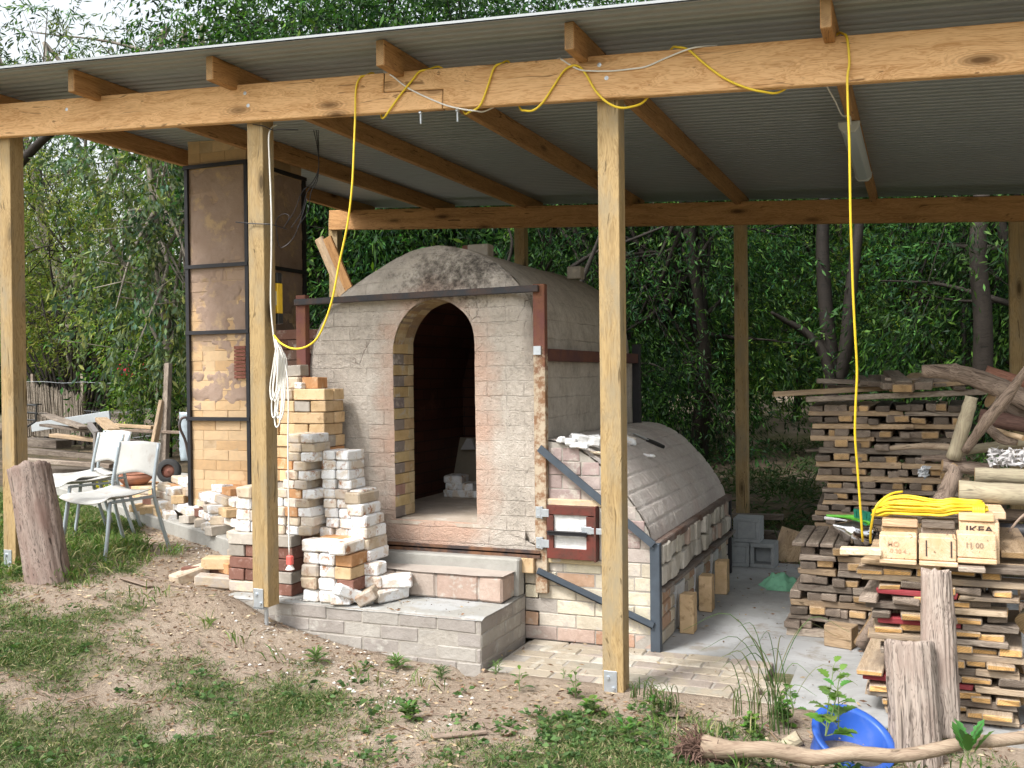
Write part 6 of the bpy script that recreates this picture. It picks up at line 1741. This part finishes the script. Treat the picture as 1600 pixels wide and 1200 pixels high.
for (x, y) in tufts:
    n = R.integers(7, 20); z = terrain(x, y)
    P.append(np.column_stack([x+R.normal(0, .022, n), y+R.normal(0, .022, n), np.full(n, z-.004)]))
    D.append(np.column_stack([R.normal(0, .55, n), R.normal(0, .55, n), R.uniform(.35, 1., n)]))
P = np.concatenate(P); D = np.concatenate(D); print('grass', len(P))
gme = leaves('grass', P, D, .046, .0042, [(.08, .14, .042), (.11, .175, .055), (.065, .115, .036), (.15, .185, .065), (.30, .27, .15)], 3, .1, .25)
gme.materials.append(GRASSM); o = bpy.data.objects.new('grass', gme); COL.objects.link(o); tag(o, 'patchy short grass over the bare earth', None, None, 'stuff')
def edgef(x, y):
    if on_hard(x, y+.35) or on_hard(x, y) or not inview(x, y): return 0
    e = math.exp(-((y-4.45)/.13)**2)*(1 if x > -1.9 else .25) + (.9 if (x < -4.6 and y > 4.3 and y < 7) else 0) + math.exp(-((x+.55)/.5)**2-((y-4.2)/.25)**2)
    return min(1, e)*(.3+.7*max(0, noise.noise(Vector((x*3, y*3, 8)))+.4))
tt = scatter(520, -8, 1.2, 3.6, 9, edgef, 12); P = []; D = []
for (x, y) in tt:
    n = R.integers(6, 14); z = terrain(x, y)
    P.append(np.column_stack([x+R.normal(0, .03, n), y+R.normal(0, .03, n), np.full(n, z-.004)])); D.append(np.column_stack([R.normal(0, .4, n), R.normal(0, .4, n), R.uniform(.7, 1., n)]))
gme = leaves('long_grass', np.concatenate(P), np.concatenate(D), .15, .008, [(.08, .15, .035), (.11, .19, .045), (.15, .22, .06), (.28, .26, .13)], 4, .1, .35)
gme.materials.append(GRASSM); o = bpy.data.objects.new('long_grass', gme); COL.objects.link(o); tag(o, 'longer grass along the slab edge and round the chairs', None, None, 'stuff')
def lowf(x, y):
    if on_hard(x, y) or not inview(x, y): return 0
    return (math.exp(-((x+1.2)/.9)**2-((y-4.05)/.35)**2) + .25*grassy(x, y))*max(0, min(1, .5+1.6*noise.noise(Vector((x*2.6, y*2.6, 15)))))
tt = scatter(330, -7, .6, 2.2, 6.5, lowf, 31); P = []; D = []
for (x, y) in tt:
    n = R.integers(7, 16); z = terrain(x, y); an = R.uniform(0, 6.3, n); rr_ = R.uniform(0, .03, n)
    P.append(np.column_stack([x+np.cos(an)*rr_, y+np.sin(an)*rr_, z+R.uniform(.003, .03, n)])); D.append(np.column_stack([np.cos(an), np.sin(an), R.uniform(.05, .6, n)]))
gme = leaves('low_weeds', np.concatenate(P), np.concatenate(D), .034, .019, [(.085, .155, .05), (.11, .19, .06), (.065, .12, .045)], 8, .15, .15)
gme.materials.append(WEEDM0); o = bpy.data.objects.new('low_weeds', gme); COL.objects.link(o); tag(o, 'low broad leaved weeds spreading in the near turf', None, None, 'stuff')
# undergrowth behind the shed
def backf(x, y): return (1 if noise.noise(Vector((x*.8, y*.8, 3))) > -.15 else .15) if y > 8.4 else 0
tt = scatter(1500, -6, 6, 8.5, 15, backf, 14); P = []; D = []
for (x, y) in tt:
    n = R.integers(10, 26); z = terrain(x, y)
    P.append(np.column_stack([x+R.normal(0, .09, n), y+R.normal(0, .09, n), z+R.uniform(0, .12, n)])); D.append(np.column_stack([R.normal(0, .6, n), R.normal(0, .6, n), R.uniform(.2, 1., n)]))
gme = leaves('undergrowth', np.concatenate(P), np.concatenate(D), .15, .018, [(.04, .075, .025), (.05, .09, .03), (.09, .09, .045), (.03, .055, .02)], 5, .2, .3)
gme.materials.append(GRASSM); o = bpy.data.objects.new('undergrowth', gme); COL.objects.link(o); tag(o, 'dark undergrowth covering the bank behind the shed', None, None, 'stuff')
# leaf litter, chips and pebbles
def litf(x, y):
    if not inview(x, y): return 0
    if on_hard(x, y): return .05
    return .35+.65*(grassy(x, y) < .5)
tt = scatter(8500, -9, 3, 1.9, 9, litf, 21)
zz_ = np.array([ (terrain(x, y) if not on_hard(x, y) else .006 if x > -2.2 else .268)+.006 for x, y in tt]); A_ = np.array(tt)
P = np.column_stack([A_, zz_]); D = np.column_stack([R.normal(size=(len(tt), 2)), R.normal(0, .15, len(tt))])
lme = leaves('leaf_litter', P, D, .035, .010, [(.30, .20, .12), (.42, .32, .20), (.22, .13, .08), (.50, .41, .28), (.16, .10, .07), (.34, .26, .16)], 6, .25)
lme.materials.append(plain('x', (.3, .2, .1))); lme.materials.clear(); LITM = leafmat('dry_leaf', .8, .1, (1, .9, .7)); lme.materials.append(LITM)
o = bpy.data.objects.new('leaf_litter', lme); COL.objects.link(o); tag(o, 'dry leaf and bark litter strewn on the earth', None, None, 'stuff')
def chips(name, n, regions, smin, smax, mat, lab, seed):
    q = MB(); RC_ = random.Random(seed)
    for _ in range(n):
        (cx_, cy_, sx_, sy_) = RC_.choice(regions)
        x = RC_.gauss(cx_, sx_); y = RC_.gauss(cy_, sy_)
        if not inview(x, y): continue
        z = terrain(x, y) if not on_hard(x, y) else (.004 if x > -2.2 else (.265 if x > -3.84 else .43))
        s_ = RC_.uniform(smin, smax)*RC_.choice([.5, .7, 1, 1])
        vs = []
        for d in ((1, 0, 0), (-1, 0, 0), (0, 1, 0), (0, -1, 0), (0, 0, .6), (0, 0, -.4)):
            v_ = Vector(d)*s_*RC_.uniform(.6, 1.2)+Vector((RC_.uniform(-.3, .3), RC_.uniform(-.3, .3), 0))*s_
            vs.append(Vector((x, y, z+s_*.2))+v_)
        q.add(vs, [(0, 2, 4), (2, 1, 4), (1, 3, 4), (3, 0, 4), (2, 0, 5), (1, 2, 5), (3, 1, 5), (0, 3, 5)])
    tag(q.build(name, mat, None, fixn=False, origin=(0, 0, 0)), lab, None, None, 'stuff')
def w_(px, py, z=.15): p = at(px, py, z=z); return (p.x, p.y)
chips('white_chips', 300, [w_(345, 900, .25)+(.12, .1), w_(300, 870, .3)+(.2, .12), w_(530, 1020, .08)+(.35, .12), w_(560, 1060, .05)+(.35, .15), w_(460, 990, .1)+(.3, .1), w_(660, 1090, .03)+(.3, .15), w_(400, 870, .3)+(.2, .2)], .006, .017, toned('white_chip', (.66, .63, .58), .2, 30, rndv=0), 'white broken firebrick chips scattered on the earth', 4)
chips('pebbles', 2600, [(-3.2, 4.3, 1.2, .35), (-4.5, 4.9, .6, .6), (-2, 4.1, 1., .3), (-3.5, 3.6, 1.5, .5)], .003, .010, toned('brown_pebble', (.34, .26, .19), .3, 30, rndv=0), 'small stones and clods on the bare earth', 5)
chips('slab_debris', 260, [(-1.0, 7.6, .3, .4), (-.9, 6.0, .25, .7), (-.5, 5.2, .3, .4), (-2.7, 5.0, .4, .12), (-.95, 8.1, .3, .1)], .002, .007, toned('dark_crumb', (.16, .12, .09), .3, 30, rndv=0), 'dark crumbs and grit on the concrete floor', 6)
# sticks and bark strips
q = MB(); RS = random.Random(9)
for _ in range(260):
    x = RS.uniform(-6.5, .4); y = RS.uniform(3.1, 5.2)
    if on_hard(x, y) or not inview(x, y): continue
    a = RS.uniform(0, 6.3); L = RS.uniform(.04, .16); z = terrain(x, y)+.006
    b = Vector((x+math.cos(a)*L, y+math.sin(a)*L, terrain(x+math.cos(a)*L, y+math.sin(a)*L)+.008))
    q.tube([(x, y, z), ((x+b.x)/2+RS.uniform(-.01, .01), (y+b.y)/2, (z+b.z)/2+.006), b], RS.uniform(.0015, .004), 4)
tag(q.build('twigs', BARK, None, fixn=False, origin=(0, 0, 0)), 'small twigs littering the ground', None, None, 'stuff')
for (px, py, px2, py2, wd, lab) in ((745, 1118, 800, 1142, .05, 'dark strip of bark on the earth before the steps'), (675, 1150, 760, 1140, .035, 'grey bark strip left of the dark one'), (195, 978, 235, 985, .05, 'flat brown bark piece on the earth at left'), (1040, 1105, 1068, 1108, .06, 'bark chunk by the foot of the third post'), (755, 1040, 775, 1034, .03, 'curled bark scrap at the corner of the brick platform')):
    a = at(px, py, z=.05); b = at(px2, py2, z=.05); a.z = terrain(a.x, a.y)+.012; b.z = terrain(b.x, b.y)+.014
    tag(plank('bark_strip', a, b, wd, .012, BARK, None, bevel=.003, jit=.006), lab, 'bark')
# weeds
WEEDM = leafmat('weed_leaf', .45, .3)
def broad_leaf(mb, base, d, L, W, tone, lobes=0, droop=.3, RN=RS):
    d = Vector(d).normalized(); s = d.cross(Vector((0, 0, 1))); s = s.normalized() if s.length > .1 else Vector((1, 0, 0)); n_ = s.cross(d)
    rows = []; N_ = 9 if lobes else 6
    for i in range(N_+1):
        t = i/N_; c = base + d*L*t - Vector((0, 0, 1))*L*droop*t*t
        wv = W*math.sin(math.pi*min(1, t*.92+.06))**.8*(1-.25*t)
        if lobes: wv *= (1.0 if i % 2 else .62)
        if i == N_: wv = .0005
        rows.append([c - s*wv/2 + n_*wv*.12, c, c + s*wv/2 + n_*wv*.12])
    mb.grid(rows, tone)
def weed(px, py, lab, h=.12, nl=9, L=.06, W=.03, lobes=0, z=None, seed=1, lean=.5, tone=(.10, .19, .045), name='weed', stalks=1, cat='weed', droop=.35, y=None, up=0.):
    p = at(px, py, z=.0 if z is None else z) if y is None else at(px, py, y=y)
    if y is None and not on_hard(p.x, p.y):
        for _ in range(4): p = at(px, py, z=terrain(p.x, p.y))
    R_ = random.Random(seed); t = T(name, lab, cat, tuple(p), 'weeds growing on the trodden ground')
    ms = MB(); ml = MB()
    for s_ in range(stalks):
        a0 = R_.uniform(0, 6.3); top = p + Vector((math.cos(a0)*h*lean*.5*(stalks > 1), math.sin(a0)*h*lean*.5*(stalks > 1), h*R_.uniform(.8, 1.05)))
        P = catmull([p, p.lerp(top, .5)+Vector((R_.uniform(-.01, .01), 0, 0)), top], 4); ms.tube(P, [.003, .0015], 5)
        for k in range(nl):
            t_ = (k+1)/nl; b = P[int((len(P)-1)*t_)]; an = k*2.4+R_.uniform(-.3, .3)
            sz = R_.uniform(.7, 1.1)*(1-.35*t_)
            d = Vector((math.cos(an), math.sin(an), .35+.6*t_+up)); stem = b + d.normalized()*L*.35*sz
            ms.tube([b, stem], .0012, 4); tn = tuple(c*R_.uniform(.75, 1.3) for c in tone)
            broad_leaf(ml, stem, d, L*sz, W*sz, tn, lobes, droop)
    ms.build('stem', plain('weed_stem', (.16, .22, .08), .6), t, fixn=False); ml.build('leaves', WEEDM, t, smooth=True, fixn=False)
    return t
weed(812, 1080, 'small upright weed with oval leaves at the edge of the brick paving', .10, 7, .07, .034, seed=3)
weed(598, 985, 'small weed against the front of the brick platform, right one', .10, 7, .045, .03, seed=4); weed(572, 995, 'small weed against the front of the brick platform, left one', .07, 7, .045, .025, seed=5)
weed(900, 1090, 'tall bright weed just left of the third post', .14, 9, .055, .03, seed=6, stalks=2)
weed(925, 1118, 'low broad leaved weed clump left of the third post base', .07, 12, .06, .038, seed=7, stalks=4)
weed(775, 1055, 'feathery weed at the corner of the brick platform', .07, 14, .05, .008, seed=8, stalks=3)
weed(690, 1060, 'low fern like weed below the brick platform', .06, 14, .06, .010, seed=9, stalks=4, tone=(.08, .14, .06))
weed(495, 1035, 'tuft of bladed weed left of the platform front', .06, 16, .08, .012, seed=10, stalks=5)
weed(620, 1045, 'bladed weed patch in front of the platform', .05, 16, .08, .012, seed=11, stalks=5)
weed(640, 1125, 'leafy clump in the middle foreground', .06, 12, .06, .03, seed=12, stalks=6)
weed(1022, 1120, 'broad leaved weed right of the third post base', .08, 8, .055, .04, seed=13, stalks=3)
weed(1032, 1095, 'small sprout with pointed leaves on the paving edge', .05, 5, .05, .026, seed=23)
weed(985, 1165, 'broad leaved weed in the bottom foreground', .09, 10, .06, .04, seed=14, stalks=5)
weed(880, 1060, 'thin weed beside the brick paving', .06, 6, .03, .01, seed=15)
weed(1175, 1150, 'clump of round leaved weeds by the root ball', .08, 12, .04, .036, seed=16, stalks=7, tone=(.13, .24, .05))
weed(1225, 1135, 'clump of round leaved weeds left of the tub', .10, 12, .045, .038, seed=17, stalks=6, tone=(.12, .23, .05))
weed(1290, 1150, 'tall bright weed with lobed leaves in front of the tub', .27, 12, .10, .085, 1, seed=18, stalks=2, tone=(.14, .26, .06), y=4.0)
weed(1310, 1145, 'second tall lobed weed leaning over the tub rim', .2, 9, .085, .07, 1, seed=28, stalks=1, tone=(.14, .25, .06), y=4.02)
weed(1240, 1115, 'medium lobed weed left of the tall one', .12, 8, .05, .045, 1, seed=29, stalks=2, tone=(.12, .22, .05), y=4.1)
bw = weed(1512, 1192, 'big leaved green plant standing by the fallen branch', .06, 10, .16, .07, 1, seed=19, stalks=1, tone=(.07, .20, .05), y=3.95, droop=.18, up=1.3)
weed(310, 1010, 'small grey weed on the trodden earth', .03, 12, .025, .01, seed=20, tone=(.12, .14, .08), z=.2); weed(315, 945, 'tiny plant near the rubble bricks', .03, 12, .03, .010, seed=21, z=.25)
# tall grass clump at the slab edge
def tallgrass(px, py, lab, seed, n=30, H_=.42, y=4.35):
    p = at(px, py, y=y); p.z = max(p.z, terrain(p.x, p.y)); R_ = random.Random(seed); q = MB()
    for k in range(n):
        a = R_.uniform(0, 6.3); le = R_.uniform(.1, .5); h = H_*R_.uniform(.35, 1.1)
        b = p + Vector((R_.uniform(-.06, .06), R_.uniform(-.03, .03), 0)); wdt = R_.uniform(.0015, .0035)
        pts = [b, b+Vector((math.cos(a)*le*.2*h, math.sin(a)*le*.2*h, h*.5)), b+Vector((math.cos(a)*le*.9*h, math.sin(a)*le*.9*h, h*.92)), b+Vector((math.cos(a)*le*1.8*h, math.sin(a)*le*1.8*h, h*(.98-le*.5)))]
        q.tube(catmull(pts, 4), [wdt, wdt*.9, .0006], 3, cap=False, tone=R_.choice([(.07, .14, .04), (.10, .18, .05), (.20, .20, .10)]))
    tag(q.build('tall_grass', WEEDM, None, fixn=False), lab, 'grass clump', 'tall grass clumps at the slab edge')
tallgrass(1215, 1145, 'tallest grass clump with arching seed stems before the slab', 1, 15, .52); tallgrass(1165, 1120, 'shorter dark grass clump left of the tallest', 2, 12, .26); tallgrass(1195, 1120, 'thin grass clump standing behind the tallest', 5, 8, .34, 4.45)
tallgrass(1040, 1110, 'dry straw like grass clump beside the third post', 3, 30, .12); tallgrass(1005, 1090, 'short bright grass at the third post base', 4, 26, .09, 4.5)
# far wood closing the view
R = np.random.default_rng(77); n = 30000
th = R.uniform(rad(-12), rad(62), n); rr_ = R.uniform(30, 48, n)
P = np.column_stack([-np.sin(th-rad(5))*rr_, np.cos(th-rad(5))*rr_, .9+R.uniform(0, 1, n)**1.3*7.5])
bumpy = np.array([noise.noise(Vector((t*9, 0, 0)))*2.4 for t in th]); P[:, 2] = .9 + (P[:, 2]-.9)*(1+.25*bumpy)*np.where(th > rad(31), .55, 1)
fme = leaves('far_wood', P, R.normal(size=(n, 3))+np.array([0, 0, -.5]), .75, .42, [(.07, .12, .04), (.09, .15, .05), (.12, .19, .06), (.05, .09, .035)], 9)
fme.materials.append(LEAF); o = bpy.data.objects.new('far_wood', fme); COL.objects.link(o); tag(o, 'distant wood closing the view behind the trees', None, None, 'stuff')
